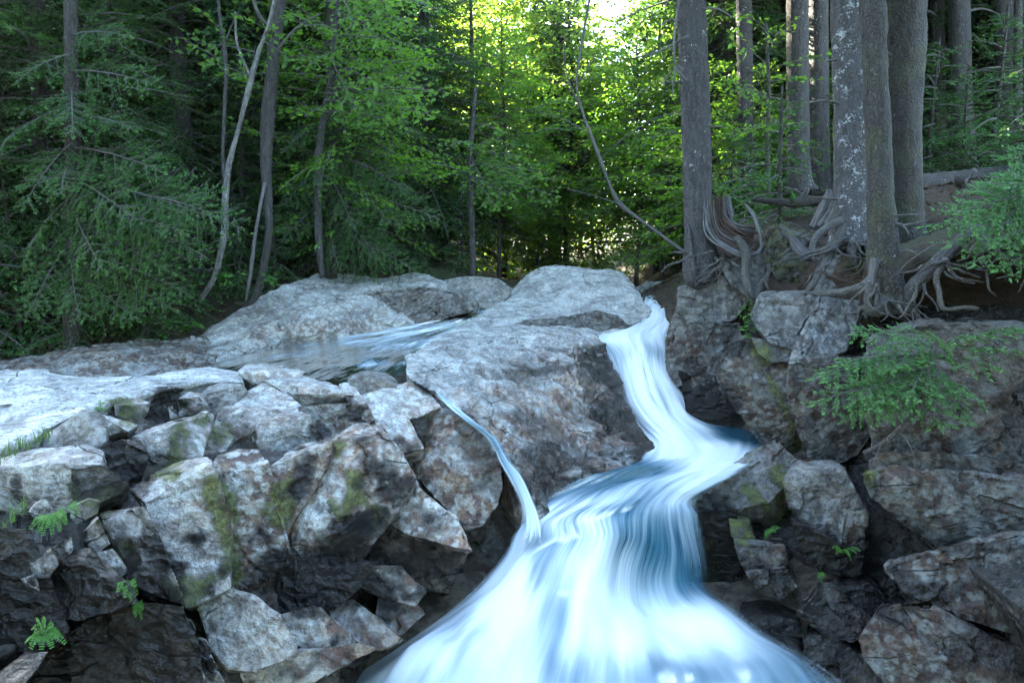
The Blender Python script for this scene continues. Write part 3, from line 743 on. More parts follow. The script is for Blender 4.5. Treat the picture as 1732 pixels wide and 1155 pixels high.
LB('small brown cube of stone wedged beside the mossy block', (160,898), [(26,-20,[(135,903),(165,872),(169,880),(148,900)]),(72,0,[(141,906),(167,877),(186,920),(161,938),(148,926)])], voxel=.014, back=(0,.22,-.08), tone=.7, warm=.6, off=-.1)
LB('pale triangular stone face below the small brown cube', (187,950), [(55,0,[(162,938),(190,931),(204,950),(212,966),(202,974),(185,961)])], voxel=.014, back=(0,.22,-.08), off=-.09, tone=1.05)
LB('pale squarish stone face low on the left', (76,952), [(60,-10,[(57,952),(86,930),(95,955),(81,974),(60,974)])], voxel=.014, back=(0,.22,-.08), off=-.12)
LB('pale upright stone face above the black wet blocks', (108,928), [(60,-10,[(88,925),(120,905),(123,932),(106,950),(98,940)])], voxel=.014, back=(0,.22,-.08), off=-.10)
LB('tiny pale stone chip at the lower left', (52,986), [(60,-10,[(38,980),(58,974),(64,990),(66,1000),(48,992)])], voxel=.012, back=(0,.15,-.05), off=-.14)
LB('black glistening block with blue sheen left of the fern clump', (140,1000), [(58,-15,[(68,985),(100,947),(150,935),(185,967),(216,990),(226,1020),(180,1037),(130,1047),(98,1042)])], tone=.5, wet=1, off=-.05)
LB('big black wet block at the bottom left', (220,1080), [(70,-5,[(105,1090),(150,1052),(230,1022),(302,1030),(332,1100),(335,1160),(320,1220),(150,1225),(120,1150)])], tone=.45, wet=1, off=-.05)
LB('pale bottom left corner stone', (40,1130), [(30,-10,[(-20,1150),(45,1108),(75,1106),(60,1130),(20,1180),(-20,1190)])], tone=.9, off=-.08)
LB('black shaded stone at the left edge', (40,1000), [(75,0,[(-60,900),(50,902),(58,980),(110,1062),(60,1102),(-60,1112)])], tone=.45, wet=1, off=.03)
LB('purple brown upright block with pale lichen spots', (415,800), [(27,10,[(374,776),(405,763),(437,762),(454,788),(420,801),(385,808)]),(66,8,[(360,790),(385,808),(454,790),(472,850),(490,930),(485,950),(440,985),(395,992),(382,970),(378,870)])], tone=.78, warm=.8, liv=.9, off=-.06)
LB('brown block with a green moss streak left of the prow', (500,785), [(26,15,[(452,792),(490,767),(540,754),(560,747),(515,766)]),(62,15,[(455,794),(515,768),(560,750),(556,770),(520,820),(482,905),(470,917),(460,850)])], tone=.85, warm=.7, off=-.05)
LB('prow shaped block with a pale sloping left face and a dark mossy right face', (595,776), [(18,5,[(512,757),(616,722),(638,724),(656,748),(628,757),(595,774)]),(50,-42,[(595,777),(570,787),(538,808),(482,897),(470,930),(526,902),(560,857),(590,808)]),(78,22,[(595,779),(629,755),(666,766),(690,808),(648,860),(632,900),(606,940),(560,957),(530,950)])], tone=1.0, warm=.45, off=-.15, back=(.1,.5,-.25))
LB('dark triangular flake of rock on the pale plates', (632,660), [(70,0,[(594,644),(616,638),(642,643),(685,662),(674,670),(647,675),(611,672)]),(10,0,[(594,643),(612,632),(650,634),(690,655),(642,642)])], tone=.55, off=-.03, lim=.9)
LB('pale plate under the dark triangular flake', (670,690), [(24,10,[(612,674),(647,676),(684,666),(692,647),(727,665),(743,688),(712,702),(686,706),(663,705),(629,711)])], tone=1.1, sharp=.6, lim=.9)
LB('pale square plate below, above the dark notch', (675,738), [(30,12,[(631,713),(689,708),(700,725),(714,757),(677,766),(662,752)])], tone=1.1, sharp=.6)
LB('narrow pale strip of rock with a wet top beside the plates', (596,668), [(22,5,[(578,652),(595,650),(616,682),(593,687)])], tone=1.1, lim=.9)
LB('brown stained column under the narrow pale strip', (580,712), [(70,10,[(523,715),(590,688),(617,684),(631,709),(595,732),(562,742),(536,747)])], warm=.8, tone=.75, off=-.02)
LB('large purple grey sloping slab with a wet right side beside the rill', (775,785), [(42,0,[(723,745),(731,704),(738,694),(770,700),(790,715),(790,790),(720,800),(694,769)]),(56,12,[(790,715),(822,730),(843,777),(848,821),(841,848),(826,857),(816,885),(788,893),(759,857),(708,808),(720,800)])], tone=.85, warm=.7, off=-.08, sharp=.7)
LB('wet mossy strip beside the pale square plate', (712,728), [(60,15,[(696,708),(726,700),(722,748),(716,758)])], wet=.7, tone=.6, moss=.4, off=.02)
LB('pale wedge with dark veins under the prow', (700,855), [(42,0,[(627,855),(689,808),(711,826),(727,847),(762,875),(777,899),(792,927),(723,898),(684,898),(637,866)])], tone=1.1, liv=.8, off=-.12)
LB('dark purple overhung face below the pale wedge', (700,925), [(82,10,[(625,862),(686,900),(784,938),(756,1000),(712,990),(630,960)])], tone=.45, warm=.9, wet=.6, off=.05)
LB('bluish pale block low on the ledge near the bottom', (420,1055), [(56,-8,[(349,1021),(381,1004),(426,1015),(464,1047),(490,1082),(487,1107),(428,1124),(390,1121),(368,1089)])], tone=1.0, warm=.4, off=-.12)
LB('bluish rounded stone with a dark hollow beside the bluish pale block', (535,1060), [(52,10,[(474,1044),(543,1030),(579,1070),(605,1093),(575,1094),(540,1107),(496,1084)])], tone=.85, warm=.6, wet=.25, off=-.08)
LB('brown ribbed stone third from the water', (610,1055), [(50,15,[(564,1035),(600,1017),(634,1044),(668,1078),(642,1089),(609,1092),(578,1060)])], tone=.75, warm=.9, wet=.3, off=-.06)
LB('grey wet stone at the edge of the cascade below the prow', (660,990), [(56,10,[(605,990),(620,956),(677,956),(714,1000),(700,1022),(641,1008)])], tone=.8, warm=.6, wet=.35, off=-.05)
LB('small brown wet stone touching the cascade', (672,1038), [(52,15,[(645,1013),(700,1020),(712,1036),(676,1068),(640,1048)])], tone=.7, warm=.8, wet=.4, off=-.04)
LB('low pale stone at the foot of the ledge beside the cascade', (510,1125), [(60,5,[(422,1134),(490,1108),(547,1110),(592,1093),(616,1100),(562,1130),(486,1170),(430,1168)])], tone=.85, warm=.5, wet=.2, off=-.04)
LB('stone filling the hollow under the prow, blackened to paint its shade', (540,975), [(80,0,[(440,992),(490,940),(560,955),(630,950),(606,992),(560,1030),(470,1035),(430,1012)])], tone=.45, wet=1, off=.10)  # dark tone and wet mask stand in for the shade of the hollow
rb = random.Random(4)
for (x, y, s, lab) in [(318,1065,17,'uppermost'),(340,1100,16,'second from the top'),(316,1112,17,'middle left'),(352,1128,16,'middle right'),(325,1148,22,'largest'),(362,1155,18,'lowest')]:
    pts = [(x + s * math.cos(t) * rb.uniform(.7, 1.1), y + s * 1.2 * math.sin(t) * rb.uniform(.7, 1.1)) for t in np.linspace(0, 6.28, 8)[:-1]]
    LB('%s pale rubble stone in the crack beside the bluish pale block' % lab, (x, y), [(65, rb.uniform(-20, 20), pts)], voxel=.012, back=(0,.14,-.05), off=-.1, group='rubble stones at the foot of the ledge')

# ------------------------------------------------------------------ stacked boulders of the right bank
def RB(label, ref, faces, **kw):
    kw.setdefault('back', (0, .6, -.15)); kw.setdefault('voxel', .026); kw['tone'] = kw.get('tone', .78) * .62; kw.setdefault('grow', 1.05)  # tone lowered to paint in the deep shade over this bank
    return block('boulder', label, YR, ref, faces, cat='boulder', **kw)
RB('blue grey boulder with a flat front under the nearest leaning trunk', (1205,505), [(18,0,[(1152,487),(1180,475),(1215,463),(1238,468)]),(78,-8,[(1152,489),(1215,466),(1240,470),(1264,510),(1237,540),(1200,547),(1165,545),(1150,522)])], off=-.05, liv=.6)
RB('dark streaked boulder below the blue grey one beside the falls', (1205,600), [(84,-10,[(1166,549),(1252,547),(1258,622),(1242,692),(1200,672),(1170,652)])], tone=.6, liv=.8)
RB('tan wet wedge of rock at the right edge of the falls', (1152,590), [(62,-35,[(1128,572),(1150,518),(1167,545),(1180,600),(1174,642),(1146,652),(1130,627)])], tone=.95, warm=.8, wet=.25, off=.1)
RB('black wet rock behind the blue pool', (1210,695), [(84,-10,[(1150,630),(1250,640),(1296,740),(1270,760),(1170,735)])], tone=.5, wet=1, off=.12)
RB('grey block behind the dangling white root', (1262,470), [(66,0,[(1219,449),(1245,433),(1290,430),(1302,452),(1290,487),(1274,508),(1237,477)])], tone=.75)
RB('pale tilted boulder under the arching roots of the lichened trunk', (1400,460), [(55,-15,[(1375,500),(1388,452),(1420,425),(1455,412),(1462,440),(1455,490),(1430,502)])], tone=.95, off=.25)
RB('squared grey knob of rock on top of the biggest boulder', (1325,530), [(24,-10,[(1290,500),(1326,496),(1388,495),(1392,500),(1330,508)]),(66,-15,[(1270,527),(1290,502),(1326,500),(1390,499),(1382,542),(1348,590),(1304,575),(1282,553)])], off=-.12, liv=.7)
RB('pale slanting slab leaning right of the squared knob', (1400,550), [(58,12,[(1386,498),(1452,507),(1452,542),(1427,590),(1340,612),(1376,552)])], off=-.10, tone=.95, liv=.9)
RB('small broken grey stone under the squared knob', (1302,592), [(66,-10,[(1270,570),(1304,576),(1342,592),(1335,612),(1304,613),(1282,597)])], off=-.12, voxel=.018)
RB('biggest rounded boulder overhanging the blue pool', (1290,650), [(78,-28,[(1213,618),(1246,570),(1271,582),(1304,612),(1342,612),(1340,668)]),(102,-18,[(1215,622),(1340,668),(1350,724),(1365,777),(1333,770),(1290,750),(1258,710),(1222,652)])], off=-.1, liv=.8, tone=.75, warm=.4)
RB('grey boulder split from the biggest one by a vertical crack', (1405,690), [(70,0,[(1341,613),(1412,604),(1482,684)]),(93,4,[(1341,615),(1412,607),(1482,686),(1489,710),(1452,769),(1414,783),(1363,765),(1338,667)])], off=-.05, liv=.7, tone=.75, warm=.4)
RB('wide grey wall of rock behind the hemlock sapling', (1600,660), [(60,0,[(1474,572),(1505,558),(1560,548),(1640,545),(1790,560)]),(84,-4,[(1472,585),(1500,562),(1560,552),(1640,549),(1790,570),(1850,690),(1850,770),(1732,790),(1600,768),(1484,760),(1480,700)])], off=.05, liv=.4, tone=.7, warm=.5, voxel=.03)
RB('thin brown ledge of rock under the wide wall', (1620,780), [(75,0,[(1484,766),(1600,770),(1740,788),(1850,800),(1850,830),(1740,822),(1640,796),(1500,788)])], off=-.02, tone=.65, warm=.7)
RB('large flat five sided boulder under the thin brown ledge', (1600,855), [(78,-8,[(1462,800),(1511,788),(1655,795),(1732,818),(1850,840),(1850,900),(1741,903),(1672,918),(1630,880)]),(98,-8,[(1462,803),(1480,842),(1511,867),(1556,896),(1598,927),(1672,919),(1630,880)])], off=-.12, liv=.55, tone=.8, back=(0,.8,-.1))
RB('sloping boulder with crusty white lichen and dark holes', (1620,985), [(58,-10,[(1509,960),(1552,942),(1610,938),(1676,926),(1732,906),(1850,880),(1850,1060),(1741,1077),(1696,1064),(1635,1044),(1577,1015),(1534,999)])], off=-.1, liv=.9, tone=.62, warm=.6, back=(0,.8,-.3))
RB('lowest rust stained boulder with pale lichen at the bottom right', (1570,1090), [(58,-12,[(1461,1083),(1495,1037),(1536,1024),(1573,1029),(1647,1071),(1692,1096),(1732,1113),(1820,1150),(1820,1240),(1573,1225),(1470,1114)])], off=-.1, liv=.7, tone=.6, warm=.9, back=(0,.8,-.3))
RB('pale boulder with a moss band at the lip of the cascade', (1290,800), [(38,-20,[(1160,862),(1211,829),(1246,806),(1264,771),(1310,747),(1349,783),(1330,816),(1300,850),(1240,862)]),(84,0,[(1160,864),(1240,864),(1300,852),(1338,861),(1308,892),(1264,888),(1236,875),(1182,873)])], off=-.08, tone=.95, liv=.5, voxel=.022)
RB('pale smooth boulder standing on end beside the moss band', (1390,850), [(30,-10,[(1332,807),(1355,786),(1404,782),(1423,795),(1390,810)]),(72,-8,[(1332,809),(1390,812),(1423,797),(1460,869),(1460,933),(1404,912),(1347,875),(1333,846)])], off=-.14, tone=.95, liv=.6, voxel=.022)
RB('small crumbling stone under the moss banded boulder', (1290,943), [(64,0,[(1243,918),(1285,922),(1324,926),(1329,953),(1264,970)])], off=-.1, voxel=.018, tone=.8, warm=.5)
RB('pale chipped stone below the crumbling one', (1305,985), [(60,0,[(1264,969),(1328,960),(1349,992),(1315,1015),(1284,1003)])], off=-.12, voxel=.018, tone=.85)
RB('green mossy stone under the lip boulder', (1255,896), [(75,0,[(1234,880),(1266,886),(1276,914),(1256,922),(1240,905)])], off=-.05, voxel=.016, moss=.6)
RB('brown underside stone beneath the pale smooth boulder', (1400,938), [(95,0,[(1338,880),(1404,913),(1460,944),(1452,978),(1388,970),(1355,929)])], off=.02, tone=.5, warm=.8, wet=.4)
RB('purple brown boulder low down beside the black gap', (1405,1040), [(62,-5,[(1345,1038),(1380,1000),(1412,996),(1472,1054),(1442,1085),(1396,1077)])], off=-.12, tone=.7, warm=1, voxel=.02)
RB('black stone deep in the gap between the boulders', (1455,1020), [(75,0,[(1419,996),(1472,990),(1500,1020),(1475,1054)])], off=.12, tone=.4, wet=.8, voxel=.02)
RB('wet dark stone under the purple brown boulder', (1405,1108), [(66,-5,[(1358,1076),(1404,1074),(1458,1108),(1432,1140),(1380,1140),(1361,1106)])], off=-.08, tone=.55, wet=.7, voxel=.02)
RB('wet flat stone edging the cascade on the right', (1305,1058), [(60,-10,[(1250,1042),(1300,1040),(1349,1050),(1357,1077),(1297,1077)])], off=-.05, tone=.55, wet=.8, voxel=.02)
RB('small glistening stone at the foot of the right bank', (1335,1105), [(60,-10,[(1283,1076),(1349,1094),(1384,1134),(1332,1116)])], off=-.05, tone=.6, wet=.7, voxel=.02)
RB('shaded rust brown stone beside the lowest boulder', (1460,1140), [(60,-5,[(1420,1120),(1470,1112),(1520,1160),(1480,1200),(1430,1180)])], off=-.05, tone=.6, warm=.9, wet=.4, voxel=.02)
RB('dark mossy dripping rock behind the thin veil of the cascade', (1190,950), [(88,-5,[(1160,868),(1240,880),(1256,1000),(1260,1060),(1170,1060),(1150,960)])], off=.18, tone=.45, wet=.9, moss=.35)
# ------------------------------------------------------------------ water
ob_grid = {}
def water(name, label, rows, mat, nu, nv, foam, amp=.02, us=10, vs_=1.0, edge=.10, veil=None, kind='structure', seed=3, relief=None, u_edge=(1, 1), vend=(1e-3, 1e-3), blobs=(), fine=(), billow=0.0):
    four = foam is None
    G = loft([[np.append(at(*p[:3]), p[3]) if four else at(*p) for p in r] for r in rows], nu, nv)
    if four: fmap, G = G[:, :, 3].ravel(), np.ascontiguousarray(G[:, :, :3])
    V = G.reshape(-1, 3)
    u = np.tile(np.linspace(0, 1, nu), nv); v = np.repeat(np.linspace(0, 1, nv), nu)
    seg = np.concatenate(([0], np.cumsum(np.linalg.norm(np.diff(G[:, nu // 2], axis=0), axis=1))))
    vl = np.repeat(seg, nu)
    Fc = grid_faces(nv, nu)[:, ::-1]
    me = mesh_np(name, V, Fc)
    N = vnormals(me); N[N[:, 2] < 0] *= -1
    st = np.stack((u * us, vl * vs_, np.zeros_like(u) + seed), 1)
    d = fbm(st, 2, seed) + .25 * fbm(st * np.array((2.7, 1.3, 1)), 2, seed + 9)
    e = np.minimum(u / u_edge[0], (1 - u) / u_edge[1])
    d = d * sstep(0, .12, e)
    if relief is not None: V = V + N * relief(u, v)[:, None]
    if billow: V = V + N * (billow * fbm(V * np.array((1.5, 1.1, 1.1)), 3, seed + 50) * sstep(.68, .80, v) * sstep(0, .2, e))[:, None]
    V = V + N * (d * amp)[:, None]
    fo = fmap if four else foam(u, v) if callable(foam) else np.full(len(u), foam)
    for (bx, by, rx, ry, s_) in blobs:
        q = project(V); fo = fo + s_ * np.exp(-((q[:, 0] - bx) / rx) ** 2 - ((q[:, 1] - by) / ry) ** 2)
    q = project(V); fi = np.zeros(len(V))
    for (bx, by, rx, ry) in fine: fi = np.maximum(fi, np.exp(-((q[:, 0] - bx) / rx) ** 2 - ((q[:, 1] - by) / ry) ** 2))
    ve = sstep(-.02, edge, e) * sstep(0, vend[0], v) * sstep(1, 1 - vend[1], v)
    if veil is not None: ve = np.minimum(ve, veil(u, v))
    o = np.array((V[:, 0].mean(), V[:, 1].mean(), V[:, 2].min()))
    bpy.data.meshes.remove(me)
    me = mesh_np(name, V - o, Fc, mat, True, {'foam': fo, 'veil': ve, 'fine': fi}, np.stack((u, vl), 1))
    ob = tag(link(name, me, None, o), label, None, None, kind)
    ob_grid[name] = (ob, V.reshape(nv, nu, 3), N.reshape(nv, nu, 3))
    return ob

# the narrow upper falls, the pool that turns left and the broad cascade are one sheet of water; the fourth number is how white it runs
water('cascade', 'white silky falls dropping down a chute, turning left through a pool and spreading to the bottom of the view',
  [[(1086,500,14.2,.0),(1108,499,14.2,.05),(1134,499,14.2,.05),(1160,500,14.2,.0)],
   [(1088,508,12.9,.1),(1108,507,12.9,.15),(1132,507,12.9,.15),(1154,508,12.9,.1)],
   [(1078,528,12.2,.15),(1102,524,12.1,.2),(1126,524,12.1,.2),(1148,526,12.2,.1)],
   [(1052,554,11.6,.15),(1090,546,11.4,.2),(1120,545,11.4,.2),(1152,546,11.6,.1)],
   [(998,573,10.8,.2),(1055,566,10.5,.25),(1108,563,10.45,.25),(1156,569,10.7,.15)],
   [(1018,606,10.35,.05),(1066,594,10.0,.10),(1114,592,9.95,.08),(1172,606,10.2,.05)],
   [(1034,640,9.95,.1),(1074,634,9.5,.25),(1116,634,9.45,.25),(1170,640,9.75,.1)],
   [(1046,680,9.45,.15),(1086,675,9.0,.22),(1132,674,8.95,.2),(1184,680,9.25,.1)],
   [(1068,718,8.9,.2),(1110,713,8.5,.28),(1152,712,8.5,.25),(1208,712,8.75,.05)],
   [(1090,746,8.35,.2),(1142,744,8.1,.32),(1196,736,8.2,.1),(1285,726,8.45,-.42)],
   [(1080,768,7.85,.05),(1150,764,7.75,.25),(1222,754,7.95,.15),(1308,748,8.1,-.25)],
   [(1045,786,7.45,-.3),(1130,782,7.35,-.05),(1210,776,7.45,.25),(1296,771,7.6,.2)],
   [(985,806,7.0,-.32),(1075,801,6.95,-.22),(1170,796,6.95,.18),(1275,792,7.0,.1)],
   [(925,834,6.6,-.2),(1020,824,6.5,-.14),(1120,816,6.5,.1),(1230,818,6.6,.05)],
   [(885,862,6.3,.0),(990,846,6.2,.02),(1090,840,6.2,.02),(1178,848,6.45,.0)],
   [(862,898,6.12,.05),(940,880,5.98,.10),(1066,866,5.88,.0),(1188,874,6.3,-.14)],
   [(832,938,5.95,.08),(938,918,5.72,.05),(1070,908,5.68,-.05),(1195,945,6.15,-.14)],
   [(785,985,5.75,.05),(910,962,5.48,.15),(1060,962,5.5,.1),(1204,1010,6.0,-.18)],
   [(722,1040,5.5,.05),(885,1010,5.2,.25),(1055,1015,5.2,.2),(1275,1058,5.7,.08)],
   [(640,1095,5.25,.0),(855,1072,4.92,.22),(1060,1072,4.92,.12),(1360,1112,5.3,.12)],
   [(535,1150,4.95,-.05),(815,1138,4.6,.18),(1060,1138,4.6,.0),(1460,1172,4.9,.1)],
   [(430,1220,4.6,-.05),(780,1220,4.25,.15),(1060,1222,4.22,.05),(1540,1240,4.5,.0)],
   [(400,1300,4.2,.0),(740,1325,3.85,.1),(1080,1330,3.8,.1),(1640,1320,4.1,.0)]],
  M_CASCADE, 220, 620, None, .022, 8, .7, .12, seed=11, billow=.085,
  blobs=[(945,1030,32,50,-.30),(1000,862,90,12,-.12),(1118,925,22,50,-.12),(1160,985,22,40,-.16),(905,905,18,40,-.12),(1255,735,50,16,-.35),(1080,797,60,9,-.22),(850,1010,50,60,.16),(1045,1060,55,50,.16),(740,1100,70,40,.10),(1180,765,60,18,.15),(1010,900,30,40,.10),(1085,650,40,60,.08),(930,1120,30,50,-.14),(1180,1075,80,40,.10)], fine=[(1110,925,75,65),(1000,890,60,40),(1080,620,40,30)],
  veil=lambda u, v: 1.0 - .30 * sstep(.74, .96, u) * sstep(.66, .70, v) * sstep(.80, .74, v),
  relief=lambda u, v: (.10 * np.sin(u * 9.5 + v * 6) + .04 * np.sin(u * 21 + 2)) * sstep(.66, .78, v) + .02 * np.sin(u * 7 + v * 60) * sstep(.36, .42, v) * sstep(.62, .5, v) + .09 * np.sin(np.pi * u) * sstep(.24, .30, v) * sstep(.42, .34, v))
# thin rill over the ledge
water('rill', 'thin white rill slipping down a groove between the dome and the purple grey slab',
  [[(724,650,6.75),(734,656,6.76),(745,662,6.80)],
   [(750,684,6.40),(760,684,6.38),(771,682,6.42)],
   [(783,712,6.22),(795,712,6.18),(807,710,6.24)],
   [(822,742,6.16),(832,741,6.10),(842,738,6.18)],
   [(842,782,6.03),(853,779,5.98),(864,776,6.04)],
   [(858,812,5.90),(872,808,5.84),(886,804,5.93)],
   [(876,850,5.76),(890,846,5.70),(904,840,5.80)],
   [(878,884,5.66),(899,878,5.60),(920,868,5.68)],
   [(866,915,5.62),(898,908,5.54),(932,898,5.6)],
   [(850,945,5.6),(890,938,5.5),(935,925,5.52)]],
  M_CASCADE, 26, 160, lambda u, v: -.04 + .16 * sstep(.4, .8, v), .010, 4, 2.0, .42, seed=14, vend=(.05, .25))
# small clear stream sliding behind the ledge
water('stream', 'clear shallow stream sliding over brown rock behind the ledge',
  [[(775,512,12.7),(810,512,12.7),(845,514,12.7)],
   [(772,527,12.0),(812,526,12.0),(852,520,12.3)],
   [(725,542,11.4),(775,545,11.2),(820,534,11.6)],
   [(640,560,10.9),(700,564,10.5),(768,560,10.5)],
   [(520,580,10.4),(620,586,9.8),(735,582,9.55)],
   [(420,598,9.7),(560,606,9.0),(705,604,8.6)],
   [(350,618,9.0),(520,622,8.3),(690,624,7.9)],
   [(300,640,8.3),(480,642,7.7),(660,646,7.3)],
   [(250,662,7.7),(460,660,7.3),(640,664,6.95)]],
  M_STREAM, 110, 190, lambda u, v: .07 + .20 * sstep(.05, .0, np.abs(v - .12)) + .22 * np.exp(-((v - .38) / .16) ** 2) - .05 * sstep(.6, .9, v) + .1 * sstep(.55, .9, u) * sstep(.5, .7, v) * sstep(.9, .75, v) , .02, 6, 1.2, .03, seed=17)
# quiet water upstream
water('upstream_water', 'quiet stretch of stream seen between trees above the falls',
  [[(700,462,40),(950,462,40),(1240,462,40)],[(860,478,22),(1020,478,22),(1230,478,22)],[(1060,500,14.6),(1110,500,14.6),(1165,500,14.4)],[(1080,512,12.8),(1115,512,12.8),(1150,512,12.8)]],
  M_STREAM, 40, 80, .02, .02, 6, .5, .02, seed=19)
# ------------------------------------------------------------------ wood and leaf builders
class Geo:
    """collects vertices and quads for one mesh"""
    def __init__(self): self.V, self.F, self.A, self.G, self.n = [], [], [], [], 0
    def add(self, V, Fc, a=None, g=None):
        V = np.asarray(V, float)
        if g is not None: self.G.append(g)
        self.V.append(V); self.F.append(np.asarray(Fc) + self.n); self.n += len(V)
        self.A.append(np.full(len(V), .5) if a is None else np.asarray(a, float))
    def mesh(self, name, mat, smooth=True, origin=(0, 0, 0)):
        V = np.concatenate(self.V) - np.array(origin)
        at_ = {'var': np.concatenate(self.A)}
        if self.G and sum(len(g) for g in self.G) == len(V): at_['grain'] = np.concatenate(self.G)
        return mesh_np(name, V, np.concatenate(self.F), mat, smooth, at_)
def nrm(v): return v / (np.linalg.norm(v, axis=-1, keepdims=True) + 1e-12)
def tube(geo, path, radii, sides=8, step=None, bark=0.0, seed=0, flare=None, flat=1.0):
    path = np.asarray(path, float); radii = np.asarray(radii, float)
    L = np.linalg.norm(np.diff(path, axis=0), axis=1).sum()
    n = max(len(path), int(L / step) + 1) if step else len(path)
    if n > len(path):
        q = catmull(np.concatenate((path, radii[:, None]), 1), n); path, radii = q[:, :3], np.maximum(q[:, 3], .0015)
    T = nrm(np.gradient(path, axis=0))
    ref = np.array((0.0, 1.0, 0.0)) if abs(T[0] @ np.array((0, 1.0, 0))) < .9 else np.array((1.0, 0, 0))
    u = ref - T[0] * (ref @ T[0]); u /= np.linalg.norm(u)
    U = []
    for t in T:
        u = u - t * (u @ t); u /= np.linalg.norm(u); U.append(u)
    U = np.array(U); B = np.cross(T, U)
    th = np.linspace(0, 2 * np.pi, sides, endpoint=False)
    c, s = np.cos(th)[None, :, None], np.sin(th)[None, :, None] * flat
    D = U[:, None, :] * c + B[:, None, :] * s
    r = np.repeat(radii[:, None], sides, 1)
    if flare is not None: r = r * flare(np.linspace(0, 1, n)[:, None], th[None, :])
    V = path[:, None, :] + D * r[:, :, None]
    if bark > 0:
        P = V.reshape(-1, 3)
        q = P * np.array((1, 1, .28))
        d = (1 - np.abs(fbm(q * 11, 3, seed))) * .5 + .5 * fbm(q * 26, 3, seed + 4) + .35 * fbm(P * 3, 2, seed + 8)
        V = V + D * (bark * d.reshape(n, sides))[:, :, None]
    i = np.arange(n - 1)[:, None] * sides; j = np.arange(sides)[None, :]; k = (j + 1) % sides
    Fq = np.stack((i + j, i + k, i + sides + k, i + sides + j), 2).reshape(-1, 4)
    V = V.reshape(-1, 3)
    m = len(V)
    V = np.concatenate((V, path[:1], path[-1:]))
    jj = np.arange(sides); kk = (jj + 1) % sides
    cap0 = np.stack((jj, np.full(sides, m), np.full(sides, m), kk), 1)
    e = (n - 1) * sides
    # closing fans written as quads that share the centre's edge midpoints
    Fq = np.concatenate((Fq, np.stack((kk[::2], jj[::2], np.full(len(jj[::2]), m), (kk[::2] + 1) % sides), 1), np.stack((e + jj[::2], e + kk[::2], e + (kk[::2] + 1) % sides, np.full(len(jj[::2]), m + 1)), 1))) if sides % 2 == 0 else Fq
    ln = np.concatenate(([0], np.cumsum(np.linalg.norm(np.diff(path, axis=0), axis=1)))) + seed * 1.37
    rr = max(.004, float(radii.mean()))
    gr = np.stack(np.broadcast_arrays(np.cos(th)[None, :] * rr, np.sin(th)[None, :] * rr, ln[:, None]), 2).reshape(-1, 3)
    geo.add(V, Fq, None, np.concatenate((gr, gr[:1] * 0 + (0, 0, ln[0]), gr[:1] * 0 + (0, 0, ln[-1]))))
def leaflets(geo, base, direc, length, width, up, var, fold=0.0):
    base, direc, up = np.asarray(base), nrm(np.asarray(direc)), np.asarray(up)
    side = nrm(np.cross(direc, up)); nor = np.cross(side, direc)
    l, w = np.asarray(length)[:, None], np.asarray(width)[:, None]
    a = base; b = base + direc * l * .42 + side * w * .5 + nor * w * fold; c = base + direc * l; d = base + direc * l * .42 - side * w * .5 + nor * w * fold
    V = np.stack((a, b, c, d), 1).reshape(-1, 3)
    i = np.arange(len(base))[:, None] * 4
    geo.add(V, np.concatenate((i, i + 1, i + 2, i + 3), 1), np.repeat(np.asarray(var), 4))

